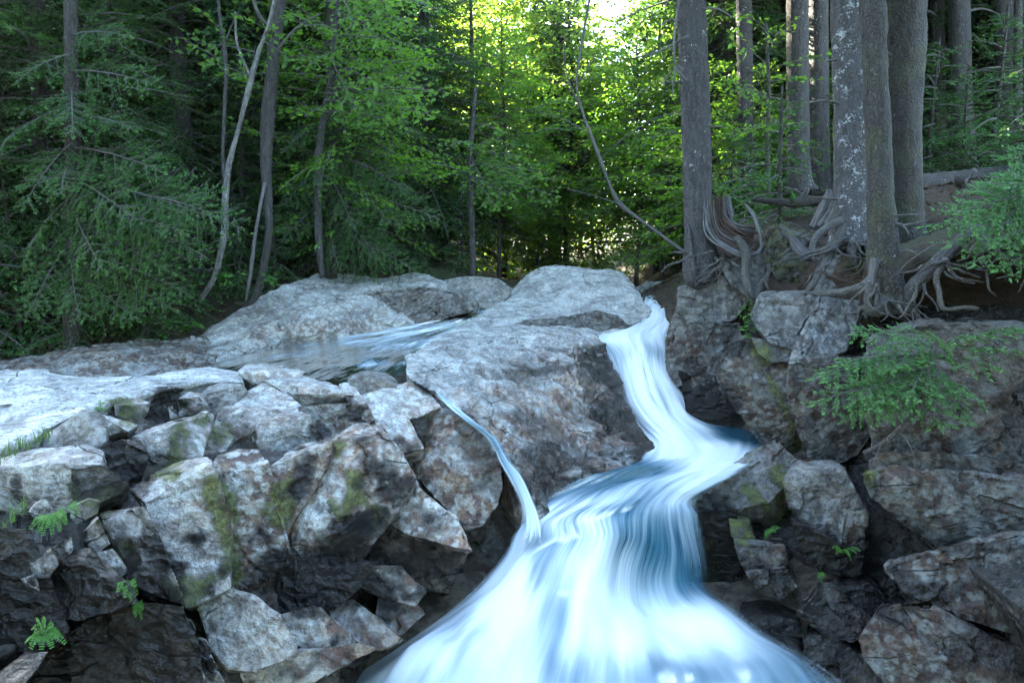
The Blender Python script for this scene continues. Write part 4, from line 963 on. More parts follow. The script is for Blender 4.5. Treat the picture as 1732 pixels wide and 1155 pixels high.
def needle_frond(L, seed, sp=.085, leaf=.062, wid=.021, gap=.036, spread=.42, droop=.30):
    """one flat hemlock branch along +x: axis, side twigs, sub twigs, rows of short needles; returns Geo arrays"""
    r = np.random.default_rng(seed)
    bases, dirs, lens, wids, vars_, ups, twigs = [], [], [], [], [], [], []
    def axis_z(x): return .06 * x - droop * L * (x / L) ** 2
    def row(p0, p1, sag, l, f0):
        n = max(2, int(l / gap)); t = (np.arange(n) + r.uniform(.2, .8, n)) / n
        d = nrm(p1 - p0)
        P = p0 + (p1 - p0) * t[:, None]; P[:, 2] -= sag * l * t ** 2
        perp = nrm(np.cross(np.array((0, 0, 1.0)), d))
        for sg in (1, -1):
            dd = d * r.uniform(.45, .8, n)[:, None] + sg * perp * r.uniform(.7, 1.0, n)[:, None]
            dd[:, 2] += r.normal(-.30, .34, n)
            bases.append(P); dirs.append(dd); lens.append(leaf * r.uniform(.7, 1.25, n) * (1 - .45 * t)); wids.append(wid * r.uniform(.8, 1.3, n))
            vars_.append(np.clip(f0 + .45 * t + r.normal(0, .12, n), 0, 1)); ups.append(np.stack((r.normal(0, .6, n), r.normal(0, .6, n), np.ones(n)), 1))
        bases.append(P[-1:]); dirs.append(d[None]); lens.append(np.array([leaf])); wids.append(np.array([wid])); vars_.append(np.array([min(1, f0 + .6)])); ups.append(np.array([[0, 0, 1.0]]))
    x = .10 * L
    sg = 1
    while x < L * .98:
        f = x / L
        l = spread * L * (1 - f) ** .75 * r.uniform(.65, 1.1) + .07
        ang = math.radians(r.uniform(48, 66))
        p0 = np.array((x, 0, axis_z(x))); d = np.array((math.cos(ang), sg * math.sin(ang), r.normal(-.16, .20)))
        p1 = p0 + d * l
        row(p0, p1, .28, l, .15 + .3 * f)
        twigs.append((p0, p1))
        s = .12
        s2 = 1
        while s < l * .85 and l > .22:
            q0 = p0 + d * s; q0[2] -= .28 * l * (s / l) ** 2
            a2 = ang + s2 * math.radians(r.uniform(40, 58)) * sg
            l2 = (l - s) * r.uniform(.45, .7)
            q1 = q0 + np.array((math.cos(a2) * l2, sg * math.sin(a2) * l2, r.normal(-.1, .06) * l2))
            row(q0, q1, .3, l2, .2 + .3 * f)
            s += r.uniform(.8, 1.2) * .11; s2 = -s2
        x += sp * r.uniform(.7, 1.3); sg = -sg
    ax = np.linspace(0, L, 5)
    row(np.array((L * .85, 0, axis_z(L * .85))), np.array((L * 1.03, 0, axis_z(L * 1.03))), .1, L * .18, .5)
    return dict(b=np.concatenate(bases), d=np.concatenate(dirs), l=np.concatenate(lens), w=np.concatenate(wids), v=np.concatenate(vars_), u=np.concatenate(ups),
                axis=np.stack((ax, 0 * ax, axis_z(ax)), 1), twigs=twigs, L=L)
def broad_frond(L, seed, leaf=.105, sp=.15, gap=.07, spread=.5, droop=.15, tilt=.7):
    """a flat spray of pointed broad leaves along +x"""
    r = np.random.default_rng(seed)
    B, D, Ls, Ws, Vv, U, twigs = [], [], [], [], [], [], []
    def az(x): return .12 * x - droop * L * (x / L) ** 2
    def row(p0, p1, l):
        n = max(2, int(l / gap)); t = (np.arange(n) + .6) / n
        d = nrm(p1 - p0); P = p0 + (p1 - p0) * t[:, None]; P[:, 2] -= .12 * l * t ** 2
        perp = nrm(np.cross(np.array((0, 0, 1.0)), d))
        sg = np.where(np.arange(n) % 2 == 0, 1, -1)[:, None]
        dd = d * r.uniform(.5, 1.0, n)[:, None] + sg * perp * r.uniform(.5, 1.0, n)[:, None]
        dd[:, 2] += r.normal(-.22, .22, n)
        B.append(P); D.append(dd); s = leaf * r.uniform(.65, 1.25, n); Ls.append(s); Ws.append(s * r.uniform(.5, .68, n)); Vv.append(r.uniform(.1, 1, n))
        U.append(np.stack((r.normal(0, tilt, n), r.normal(0, tilt, n), np.ones(n)), 1))
    x, sg = .12 * L, 1
    while x < L:
        f = x / L
        l = spread * L * (1 - f) ** .6 * r.uniform(.5, 1.1) + .12
        a = math.radians(r.uniform(38, 62)); p0 = np.array((x, 0, az(x)))
        p1 = p0 + np.array((math.cos(a), sg * math.sin(a), r.normal(.05, .12))) * l
        row(p0, p1, l); twigs.append((p0, p1))
        x += sp * r.uniform(.7, 1.3); sg = -sg
    row(np.array((L * .6, 0, az(L * .6))), np.array((L, 0, az(L))), L * .4)
    ax = np.linspace(0, L, 5)
    return dict(b=np.concatenate(B), d=np.concatenate(D), l=np.concatenate(Ls), w=np.concatenate(Ws), v=np.concatenate(Vv), u=np.concatenate(U), axis=np.stack((ax, 0 * ax, az(ax)), 1), twigs=twigs, L=L)
def place_frond(leaves, wood, fr, M, off, scale=1.0, rad=.012, fold=0.0, twig=False, vshift=0.0):
    """M: 3x3 rotation (columns = frond x, y, z)"""
    b = fr['b'] * scale @ M.T + off
    leaflets(leaves, b, fr['d'] @ M.T, fr['l'] * (scale ** .5), fr['w'] * (scale ** .5), fr['u'] @ M.T, np.clip(fr['v'] + vshift, 0, 1), fold)
    if wood is not None:
        ax = fr['axis'] * scale @ M.T + off
        tube(wood, ax, rad * np.linspace(1, .25, len(ax)), 4)
        if twig:
            for p0, p1 in fr['twigs']:
                tube(wood, np.array((p0, p1)) * scale @ M.T + off, np.array((rad * .3, rad * .12)), 4)
def rotm(az, el, roll=0.0):
    ca, sa, ce, se = math.cos(az), math.sin(az), math.cos(el), math.sin(el)
    X = np.array((ca * ce, sa * ce, se)); Yv = np.array((-sa, ca, 0.0)); Z = np.cross(X, Yv)
    cr, sr = math.cos(roll), math.sin(roll)
    return np.stack((X, Yv * cr + Z * sr, Z * cr - Yv * sr), 1)
def aim(p0, p1, up=(0, 0, 1)):
    X = nrm(np.array(p1) - np.array(p0)); Yv = nrm(np.cross(np.array(up, float), X)); return np.stack((X, Yv, np.cross(X, Yv)), 1)

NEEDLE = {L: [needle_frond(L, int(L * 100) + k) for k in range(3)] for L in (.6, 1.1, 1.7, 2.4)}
NEEDLE_FAR = {L: [needle_frond(L, int(L * 100) + k, .15, .13, .052, .085) for k in range(2)] for L in (.7, 1.3, 2.2)}
BROAD = {L: [broad_frond(L, int(L * 100) + k) for k in range(3)] for L in (.7, 1.3, 2.0)}
BROAD_FAR = {L: [broad_frond(L, int(L * 100) + k, .17, .20, .11, .6, .2, 1.1) for k in range(2)] for L in (1.0, 2.0)}
def pick(lib, L, r):
    k = min(lib, key=lambda q: abs(q - L)); return r.choice(lib[k]), L / k

def conifer(Hh, z0, Lmax, seed, lib, dz=.11, trunk_r=.16, dead=10, power=.75, trunk=True):
    r = random.Random(seed)
    lv, wd, tk = Geo(), Geo(), Geo()
    if trunk:
        hs = np.linspace(-.4, Hh, 14)
        w = np.stack((.06 * np.sin(hs * .7 + seed), .06 * np.cos(hs * .5 + seed), hs), 1)
        rad = trunk_r * np.clip(1 - hs / Hh, 0, 1) ** .8 + .012
        rad[0] *= 1.7; rad[1] *= 1.05
        tube(tk, w, rad, 12, .25, trunk_r * .12, seed)
    z, a = z0, r.random() * 6
    while z < Hh * .985:
        f = (z - z0) / (Hh - z0)
        L = Lmax * (1 - f) ** power * r.uniform(.6, 1.12) * (.55 + .45 * min(1, f * 7)) + .15
        fr, s = pick(lib, L, r)
        rr = trunk_r * .5
        M = rotm(a, math.radians(r.uniform(-30, 2) + 34 * f), r.uniform(-.6, .6))
        place_frond(lv, wd, fr, M, np.array((rr * math.cos(a) * .3, rr * math.sin(a) * .3, z)), s, .008 + .009 * L, vshift=r.uniform(-.2, .15))
        z += dz * r.uniform(.5, 1.5); a += 2.4 + r.uniform(-.5, .5)
    for k in range(dead):
        z = r.uniform(.4, max(1.2, z0 + 2)); a = r.random() * 6.28; L = r.uniform(.4, 1.5)
        q = np.array([(0, 0, z)] + [(math.cos(a) * L * t, math.sin(a) * L * t, z + L * (-.10 * t - .25 * t * t) + r.gauss(0, .03)) for t in (.35, .7, 1.0)])
        tube(wd, q, np.array((.011, .008, .005, .002)), 4)
        for j in range(3):
            t = r.uniform(.4, .9); b = a + r.choice((-1, 1)) * r.uniform(.5, 1.1); l = L * .35
            p = np.array((math.cos(a) * L * t, math.sin(a) * L * t, z + L * (-.1 * t - .25 * t * t)))
            tube(wd, np.array((p, p + np.array((math.cos(b), math.sin(b), -.35)) * l)), np.array((.004, .0015)), 4)
    return lv, wd, tk
def broadleaf(Hh, z0, Lmax, seed, lib, nb=60, trunk_r=.08, lean=.0, fold=.18):
    r = random.Random(seed)
    lv, wd, tk = Geo(), Geo(), Geo()
    hs = np.linspace(-.3, Hh, 10)
    ax = lambda h: np.array((lean * (h / Hh) ** 1.5 * Hh + .10 * math.sin(h * .9 + seed), .10 * math.cos(h * .7 + seed), h))
    tube(tk, np.array([ax(max(h, 0)) if h >= 0 else ax(0) + np.array((0, 0, h)) for h in hs]), trunk_r * (1 - hs / Hh * .85) + .006, 10, .3, trunk_r * .06, seed)
    for k in range(nb):
        f = (k + r.random()) / nb
        z = z0 + (Hh - z0) * f
        a = k * 2.4 + r.uniform(-.6, .6)
        L = Lmax * math.sin(math.pi * min(1, .22 + .75 * f)) ** .7 * r.uniform(.5, 1.1) + .2
        fr, s = pick(lib, L, r)
        el = math.radians(r.uniform(-22, 18) + 30 * max(0, f - .5))
        place_frond(lv, wd, fr, rotm(a, el, r.uniform(-.5, .5)), ax(z), s, .006 + .008 * L, fold, vshift=r.uniform(-.2, .2))
    return lv, wd, tk
def proto(kind, geos, mleaf, mwood, mtrunk):
    lv, wd, tk = geos
    d = {}
    if tk.V: d['trunk'] = tk.mesh(kind + '_trunk', mtrunk)
    if wd.V: d['branches'] = wd.mesh(kind + '_branches', mwood)
    d['crown'] = lv.mesh(kind + '_crown', mleaf, False)
    return d
PROTO = {
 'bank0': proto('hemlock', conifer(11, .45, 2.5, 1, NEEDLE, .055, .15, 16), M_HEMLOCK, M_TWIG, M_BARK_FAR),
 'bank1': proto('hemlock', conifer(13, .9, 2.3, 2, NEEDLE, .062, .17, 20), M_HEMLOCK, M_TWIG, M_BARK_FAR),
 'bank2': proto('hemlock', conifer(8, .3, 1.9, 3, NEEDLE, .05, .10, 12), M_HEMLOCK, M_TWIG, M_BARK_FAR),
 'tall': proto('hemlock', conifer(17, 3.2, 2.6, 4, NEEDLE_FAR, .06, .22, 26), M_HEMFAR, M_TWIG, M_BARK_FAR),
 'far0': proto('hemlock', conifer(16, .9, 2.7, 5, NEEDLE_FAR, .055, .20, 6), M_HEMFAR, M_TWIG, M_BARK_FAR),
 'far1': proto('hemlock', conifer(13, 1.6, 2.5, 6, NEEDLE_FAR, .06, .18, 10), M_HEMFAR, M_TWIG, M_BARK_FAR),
 'young': proto('hemlock', conifer(2.2, .12, .85, 7, NEEDLE, .07, .025, 0), M_HEMNEAR, M_TWIG, M_BARK_FAR),
 'maple0': proto('maple', broadleaf(6.5, 1.2, 2.0, 11, BROAD, 150, .06), M_LEAF, M_TWIG, M_BARK_FAR),
 'maple1': proto('maple', broadleaf(4.2, .5, 1.5, 12, BROAD, 90, .04), M_LEAF, M_TWIG, M_BARK_FAR),
 'beech0': proto('beech', broadleaf(14, 1.5, 3.2, 13, BROAD_FAR, 230, .14), M_LEAFFAR, M_TWIG, M_BARK_FAR),
 'beech1': proto('beech', broadleaf(11, .8, 3.0, 14, BROAD_FAR, 210, .11), M_LEAFFAR, M_TWIG, M_BARK_FAR),
 'shrub': proto('shrub', broadleaf(1.5, .1, .75, 15, BROAD, 40, .015), M_LEAF, M_TWIG, M_BARK_FAR),
}
def plant(kind, name, cat, label, px, Y, scale=1.0, group=None, rz=None, dz=0.0, xyz=None):
    x, y = ((px - W / 2) / F * Y, Y) if xyz is None else xyz[:2]
    z = ground_z(x, y) - .05 + dz if xyz is None or len(xyz) < 3 else xyz[2]
    root = empty(name, (x, y, z), label, cat, group, rng.random() * 6.28 if rz is None else rz)
    root.scale = (scale, scale, scale * rng.uniform(.94, 1.08))
    for part, me in PROTO[kind].items():
        link(part, me, root)
    return root
G_DARK = 'dark hemlocks of the left bank stand'
for kind, px, Y, s, lab in [
  ('bank0', -120, 9.6, .9, 'hemlock at the far left edge with low sweeping boughs'),
  ('bank0', 95, 10.6, 1.0, 'front hemlock on the left bank, its boughs sweeping out over the shaded shelf'),
  ('bank2', 215, 11.0, .9, 'small hemlock between the front hemlock and the thin birch'),
  ('bank1', 330, 13.0, 1.0, 'hemlock directly behind the thin white birch'),
  ('bank2', 520, 13.6, .95, 'hemlock with drooping grey green boughs right of the J shaped trunk'),
  ('bank1', 610, 15.0, 1.0, 'hemlock behind the left end of the long rock ridge'),
  ('bank0', 720, 16.5, .95, 'hemlock over the middle of the long rock ridge'),
  ('bank2', 665, 14.6, .7, 'low young hemlock standing right behind the long ridge'),
  ('bank2', 800, 17.5, .9, 'hemlock behind the smooth pale rounded rock'),
  ('tall', 452, 13.8, 1.0, 'tall hemlock with a thick dark trunk behind the J shaped trunk'),
  ('tall', 940, 21.0, .95, 'dark trunked hemlock rising behind the pale hump'),
  ('bank2', 420, 12.6, .6, 'young hemlock crowding the foot of the birch'),
]:
    plant(kind, 'hemlock', 'tree', lab, px, Y, s)
for i, (px, Y) in enumerate([(-260,12),(-40,13.2),(60,14.5),(190,14),(150,17),(260,16.5),(400,17),(500,18),(570,19),(680,20),(350,20.5),(-180,16),(470,23)]):
    plant(['bank1', 'tall', 'far0', 'bank0', 'far1'][i % 5], 'hemlock', 'tree', 'dark hemlock crowded into the shaded stand on the left bank', px, Y, rng.uniform(.85, 1.15), G_DARK)
for i, (px, Y) in enumerate([(1215,15.5),(1310,17),(1430,16),(1560,17.5),(1650,15.5),(1760,14.5),(1850,13),(1480,21),(1600,23),(1720,20),(1340,24),(1240,22),(1850,19),(2000,15)]):
    plant(['tall', 'far1', 'far0', 'tall', 'bank1'][i % 5], 'hemlock', 'tree', 'hemlock with dark green boughs in the wood behind the right bank trunks', px, Y, rng.uniform(.9, 1.15), 'hemlocks behind the right bank trunks')
for i, (px, Y) in enumerate([(-330,10.5),(-210,9.8),(20,12.2),(140,12.8),(270,14.2),(380,14.5),(470,15.2),(545,16.2),(640,17.6),(745,19),(30,16.2),(320,17.6),(-120,14.4),(600,21.5),(420,22.5),(280,23)]):
    plant(['bank2', 'bank0', 'bank1'][i % 3], 'hemlock', 'tree', 'lower hemlock filling the shade between the taller trunks of the left bank', px, Y, rng.uniform(.8, 1.15), 'lower hemlocks of the left bank stand')
for i, (px, Y) in enumerate([(1190,18.5),(1265,19.5),(1350,15.5),(1400,18.5),(1520,15.2),(1610,18),(1690,17.2),(1780,16.5),(1880,15.5),(1455,24.5),(1580,27),(1690,24.5),(1320,29),(1800,22),(1150,21.5)]):
    plant(['bank0', 'bank1', 'bank2'][i % 3], 'hemlock', 'tree', 'bushy hemlock low in the wood behind the right bank trunks', px, Y, rng.uniform(.8, 1.15), 'bushy hemlocks behind the right bank trunks')
for kind, px, Y, s, lab in [
  ('maple0', 590, 12.8, 1.0, 'bright green maple leaning out above the long rock ridge'),
  ('maple0', 850, 16.5, .85, 'bright leaved maple with layered boughs above the smooth pale rock'),
  ('maple1', 905, 19.0, 1.0, 'low bright maple at the foot of the dark trunked hemlock'),
  ('maple0', 1075, 17.5, .95, 'yellow green maple beyond the head of the falls'),
  ('maple1', 1125, 15.8, .9, 'leafy maple sapling left of the nearest leaning trunk'),
  ('maple1', 1265, 13.2, .7, 'maple sapling with bright leaves behind the weathered stump'),
  ('maple1', 1400, 13.5, .7, 'maple sapling between the right bank trunks'),
  ('maple0', 1000, 23.0, 1.0, 'sunlit maple over the upstream bend'),
  ('beech1', 960, 19.5, .75, 'yellow green beech left of the bent dead sapling'),
  ('beech1', 1105, 20.0, .8, 'glowing green beech filling the gap left of the leaning trunk'),
  ('beech1', 700, 19.5, .8, 'bright beech among dark hemlocks above the long ridge'),
  ('beech1', 850, 21.0, .8, 'sunlit beech behind the layered maple bough'),
  ('maple1', 1180, 13.5, .9, 'leafy green sapling at the foot of the leaning trunk'),
]:
    plant(kind, 'maple', 'tree', lab, px, Y, s)
far = [(520,26),(620,30),(720,27),(820,32),(900,29),(980,34),(1110,31),(1180,27),(420,28),(300,27),(900,44),(760,40),(640,42),(500,40),(360,38),(220,40),(1240,38),(1360,34),(1480,32),(1600,32),(1720,30),(1300,46),(1460,44),(1600,42),(1860,28)]
for i, (px, Y) in enumerate(far):
    k = ['beech0', 'beech1', 'beech0', 'far0'][i % 4]
    hem = k == 'far0'
    plant(k, 'hemlock' if hem else 'beech', 'tree', 'hemlock among sunlit beeches far back in the wood' if hem else 'sunlit yellow green beech far back in the wood', px, Y, rng.uniform(.9, 1.2), 'hemlocks far back in the wood' if hem else 'beeches far back in the wood')

# the wood goes on behind and beside the viewer and shades the gorge
for i, (x, y) in enumerate([(-9,-3),(-7,-6.5),(-3.5,-8),(0,-9),(3,-8),(6,-6.5),(8.5,-4),(10,-.5),(9.5,3),(-11,1),(-12,4),(-5,-11),(1.5,-12),(7.5,-10),(12,-5),(-13,-4),(-10,-9)]):
    plant(['far0', 'tall', 'far1'][i % 3], 'hemlock', 'tree', 'hemlock of the wood around the near end of the gorge', 0, 0, rng.uniform(.9, 1.15), 'hemlocks around the near end of the gorge', xyz=(x, y))

for i, (px, Y, s) in enumerate([(1310,9.9,1.0),(1255,11,.9),(1330,13,1.2),(1425,12.5,1.1),(1478,11.5,.9),(1560,12.6,1.2),(1612,12.2,.9),(1660,11.6,1.3),(1705,10.8,1.0),(1755,10.2,1.3),(1520,14.5,1.3),(1405,15,1.4),(1595,15,1.5),(1690,13.5,1.3),(1640,17,1.5),(1230,12.6,1.0)]):
    plant('young', 'hemlock_seedling', 'sapling', 'low green hemlock seedling on the needle covered slope behind the right bank trunks', px, Y, s, 'hemlock seedlings of the right bank slope')
for i, (px, Y, s) in enumerate([(20,9.9,1.2),(120,9.8,.8),(250,10.2,.9),(300,10.8,1.0),(470,12.0,.7),(-60,9.4,1.3),(540,13.2,.8),(620,13.9,.7),(700,14.8,.8),(780,15.5,.9),(180,10.6,1.1),(400,11.9,.8)]):
    plant('young', 'hemlock_seedling', 'sapling', 'low green hemlock seedling in the shade along the edge of the left bank', px, Y, s, 'hemlock seedlings of the left bank edge')
# ------------------------------------------------------------------ soil and moss on the right bank
sheet_rock('soil_bank', 'dark soil and needle litter overhanging the hollow under the right bank trees',
  [[(1470,395,9.6),(1560,380,9.4),(1640,352,9.4),(1760,330,8.8),(1920,330,8.2)],
   [(1470,440,7.7),(1550,418,7.5),(1640,392,7.4),(1760,372,7.0),(1920,365,6.5)],
   [(1475,482,7.25),(1550,452,7.1),(1640,428,6.95),(1760,410,6.5),(1920,410,6.1)],
   [(1480,515,7.4),(1550,486,7.4),(1640,462,7.25),(1760,448,6.8),(1920,450,6.4)],
   [(1490,545,7.9),(1550,530,8.1),(1640,520,7.9),(1760,510,7.5),(1920,510,7.1)]], mat=M_GROUND, amp=1.4, step=.05)
sheet_rock('soil_bank', 'needle covered soil between the stump and the lichened trunk',
  [[(1195,385,10.6),(1290,360,10.6),(1400,350,10.4),(1500,372,9.8)],
   [(1218,432,9.35),(1300,408,9.2),(1400,404,8.9),(1495,420,8.0)],
   [(1232,476,8.95),(1300,458,8.75),(1400,452,8.3),(1495,470,7.5)],
   [(1240,520,8.9),(1300,505,8.5),(1400,508,8.0),(1495,520,7.4)]], mat=M_GROUND, amp=1.4, step=.05)
block('mossy_boulder', 'green brown mossy hummock between the stump and the arching roots', 8.75, (1335,430),
  [(30,0,[(1306,390),(1335,386),(1377,409),(1340,405)]),(58,0,[(1293,428),(1306,394),(1340,400),(1377,411),(1383,442),(1348,482),(1314,466)])], cat='boulder', voxel=.02, tone=.45, moss=.55, warm=1, wet=.25, amp=2.6, off=-.1, back=(0,.6,-.2))

# ------------------------------------------------------------------ trees one can tell apart
def trunk_obj(root, name, path, mat, up=None, sides=22, step=.055, bark=.012, seed=1, lobes=0.0, taper=.8, radii_jit=True):
    P = [at(a, b, c) for a, b, c, d in path]; R_ = [d / F * c for a, b, c, d in path]
    if up is not None:
        d = P[-1] - P[-2]; d = d / max(1e-6, d[2])
        while P[-1][2] < up:
            P.append(P[-1] + d * 1.2 * np.array((.6, .6, 1))); R_.append(R_[-1] * .93)
    if bark <= .008 and radii_jit: 
        rj = random.Random(seed * 7 + 1); R_ = [q * rj.uniform(.72, 1.3) for q in R_]
    g = Geo()
    fl = (lambda f, th: 1 + lobes * np.exp(-f * 30) * np.cos(th * 5 + seed) + .03 * np.sin(th * 2 + f * 9)) if lobes else None
    tube(g, P, R_, sides, step, bark, seed, fl)
    o = link(name, g.mesh(name, mat, True, root.location), root)
    return o, P, R_
def near_tree(name, label, cat, path, mat, up=11.0, roots=(), limbs=(), rootmat=None, crown=None, **kw):
    b = at(*path[0][:3])
    root = empty(name, b, label, cat)
    o, P, R_ = trunk_obj(root, 'trunk', path, mat, up, **kw)
    k = 0
    for r in roots:
        k += 1
        r = [(a_, b_, c_, h_ * .78) for a_, b_, c_, h_ in r]
        trunk_obj(root, 'root', r, rootmat or mat, None, 12, .025, .014, 50 + k)
    for r in limbs:
        k += 1
        trunk_obj(root, 'dead_branch', r, M_TWIG, None, 6, .05, .002, 70 + k)
    if mat in (M_BARK, M_BARK_LICHEN, M_BARK_PLATE) and path[0][3] > 18:
        rr = random.Random(int(path[0][0]))
        for q in range(5):
            f = rr.uniform(.25, .9); i_ = min(len(path) - 2, int(f * (len(path) - 1)))
            x_, y_, Y_, h_ = path[i_]; x2, y2 = path[i_ + 1][:2]; t_ = rr.random(); x_, y_ = x_ + (x2 - x_) * t_, y_ + (y2 - y_) * t_
            sg = rr.choice((-1, 1)); L_ = rr.uniform(14, 55)
            trunk_obj(root, 'dead_branch', [(x_ + sg * h_ * .5, y_, Y_ - .05, 2.2), (x_ + sg * (h_ + L_ * .4), y_ - rr.uniform(-4, 10), Y_ - .1, 1.6), (x_ + sg * (h_ + L_), y_ + rr.uniform(-14, 16), Y_ - .2, .6)], M_TWIG, None, 5, .05, .002, 80 + q)
    if crown:
        me, z, s = crown
        for part in ('branches', 'crown'):
            c = link(part, PROTO[me][part], root, (P[-1][0] - b[0], P[-1][1] - b[1], z - b[2])); c.scale = (s, s, s)
    return root, P
PROTO['high'] = proto('hemlock', conifer(9, .0, 2.4, 21, NEEDLE_FAR, .06, .1, 0, trunk=False), M_HEMFAR, M_TWIG, M_BARK_FAR)
HC = CZ + 4.6
near_tree('spruce', 'dark barked trunk leaning at the edge of the right bank nearest the falls', 'tree',
  [(1188,482,9.0,30),(1186,445,9.05,31),(1183,405,9.1,25),(1180,330,9.15,23),(1177,200,9.2,23),(1172,80,9.2,22),(1168,-40,9.2,21)], M_BARK,
  roots=[[(1170,440,8.95,10),(1166,470,8.85,12),(1180,484,8.85,8),(1200,480,8.85,4)],[(1196,420,9.0,10),(1214,436,8.95,8),(1232,446,8.9,7),(1246,440,8.9,4)],[(1164,385,9.0,5),(1168,420,8.9,7),(1174,455,8.82,7),(1178,476,8.8,5)]],
  limbs=[[(1152,-20,9.1,2.5),(1142,50,8.8,2.5),(1140,90,8.7,2.2),(1146,118,8.65,2),(1164,138,8.6,1)],[(1143,110,8.7,1.6),(1139,140,8.65,1.4),(1137,165,8.6,.8)],[(1190,15,9.0,2),(1215,16,8.8,1.5),(1240,30,8.6,1.2)],[(1165,60,9.0,2),(1120,85,8.9,1.5),(1070,100,8.8,1)]], lobes=.12, seed=3, crown=('high', HC, 1.0))
near_tree('spruce', 'thick straight trunk spotted with white lichen on the right bank', 'tree',
  [(1442,420,7.85,38),(1441,392,7.9,34),(1441,340,7.95,29),(1441,200,8,28),(1439,80,8,28),(1437,-40,8,27)], M_BARK_LICHEN, rootmat=M_ROOT,
  roots=[[(1425,380,7.8,14),(1412,415,7.65,10),(1392,450,7.5,8),(1376,478,7.45,6),(1362,498,7.4,4)],[(1428,372,7.8,8),(1404,382,7.7,7),(1382,398,7.6,7),(1374,420,7.55,6),(1383,442,7.5,4)],[(1448,400,7.7,12),(1440,425,7.6,9),(1446,448,7.55,5)],[(1420,405,7.7,8),(1400,430,7.7,6),(1388,446,7.75,4)]], lobes=.15, seed=5, crown=('high', HC, 1.1))
near_tree('spruce', 'slim rough barked trunk in front of the pair, its pale roots gripping the rock', 'tree',
  [(1502,528,6.85,36),(1498,490,6.85,29),(1494,420,6.9,24),(1489,330,6.95,20),(1484,200,7,18),(1479,80,7,18),(1475,-40,7,17)], M_BARK_PLATE, rootmat=M_ROOT,
  roots=[[(1480,440,6.75,10),(1472,480,6.65,8),(1466,510,6.62,5),(1463,538,6.6,2)],[(1478,470,6.7,9),(1450,488,6.8,8),(1410,496,7.1,7),(1368,496,7.3,4)],[(1484,485,6.65,6),(1481,512,6.6,4),(1486,530,6.6,2)],[(1500,505,6.65,8),(1478,526,6.6,7),(1456,520,6.6,5),(1452,530,6.6,2)],
         [(1520,515,6.75,16),(1560,468,6.7,14),(1606,424,6.7,13),(1642,392,6.8,12),(1680,372,7.0,10)],[(1600,440,6.6,7),(1584,466,6.5,6),(1588,492,6.45,5),(1596,522,6.4,4),(1630,520,6.35,3),(1655,522,6.35,1.5)],[(1530,520,6.8,9),(1552,540,6.75,6),(1548,565,6.7,3)],[(1650,395,6.7,8),(1690,430,6.5,7),(1730,450,6.3,6)]],
  limbs=[[(1510,470,6.6,1.2),(1540,440,6.4,1),(1580,415,6.3,.8),(1620,408,6.2,.5)]], lobes=.14, seed=8, bark=.018, crown=('high', HC + .6, .9))
near_tree('spruce', 'broad rough barked trunk standing behind the slim one on the right bank', 'tree',
  [(1527,412,8.2,38),(1527,372,8.2,31),(1526,300,8.2,29),(1526,200,8.25,29),(1529,80,8.3,31),(1531,-40,8.3,30)], M_BARK_PLATE, lobes=.12, seed=9, bark=.020, crown=('high', HC + .4, 1.1))
near_tree('spruce', 'grey trunk between the leaning one and the lichened one, standing further back', 'tree',
  [(1354,325,11.6,24),(1351,285,11.6,19),(1349,150,11.6,17),(1349,-40,11.6,16)], M_BARK, seed=12, step=.09, lobes=.2, crown=('high', HC + 1, 1.0))
near_tree('spruce', 'brown trunk close behind the right side of the grey one', 'tree',
  [(1390,330,12.6,20),(1387,260,12.6,15),(1384,-40,12.6,14)], M_BARK, seed=13, step=.1, crown=('high', HC + 1, .9))
near_tree('spruce', 'thin grey trunk seen just right of the leaning one', 'tree',
  [(1263,330,13,15),(1261,200,13,12),(1258,-40,13,12)], M_BARK, seed=14, step=.1, crown=('high', HC + 1.3, .9))
for i, (x0, y0, x1, Y, hw, lab) in enumerate([(1589,318,1585,14.5,11,'slender dark trunk right of the rough barked pair'),(1634,305,1621,13.5,16,'mottled grey trunk above the fallen log'),(1707,285,1696,13.5,15,'grey trunk near the right edge of the wood'),(1720,285,1723,12.6,6,'thin pole beside the grey trunk near the right edge'),(1660,300,1652,16,9,'thin shaded trunk between the mottled and the grey one'),(1224,345,1222,15.5,6,'pole thin trunk right behind the leaning one'),(1206,345,1206,16,9,'dark trunk hidden half behind the leaning one')]):
    near_tree('spruce', lab, 'tree', [(x0, y0, Y, hw * 1.25), (x0 * .7 + x1 * .3, y0 - 60, Y, hw), (x1, -40, Y, hw * .9)], [M_BARK_FAR, M_BARK, M_BARK_FAR][i % 3], seed=20 + i, step=.14, sides=14, crown=('high', HC + 1.6, .8) if hw > 8 else None)

def boughs(root, fronds, tips, lib_leaf, mleaf, spread_up=(0, -.75, .65), rad=.007, fold=0.0, twig=True, seed=3):
    r = random.Random(seed)
    lv, wd = Geo(), Geo()
    for (p0, p1) in tips:
        a, b = np.array(at(*p0)), np.array(at(*p1))
        L = np.linalg.norm(b - a)
        fr, s = pick(fronds, L, r)
        up = np.array(spread_up) + np.array((r.gauss(0, .25), r.gauss(0, .25), 0))
        place_frond(lv, wd, fr, aim(a, b, up), a, s, rad * (.5 + L), fold, twig, r.uniform(-.05, .15))
    link('branches', wd.mesh('branches', M_TWIG, True, root.location), root)
    link('foliage', lv.mesh('foliage', mleaf, False, root.location), root)
FINE = {L: [needle_frond(L, int(L * 100) + k, .045, .040, .0125, .0135, .46, .16) for k in range(3)] for L in (.35, .6, .9)}
BOLD = {L: [needle_frond(L, int(L * 100) + k, .07, .062, .020, .026, .46, .22) for k in range(3)] for L in (.8, 1.4, 2.0)}
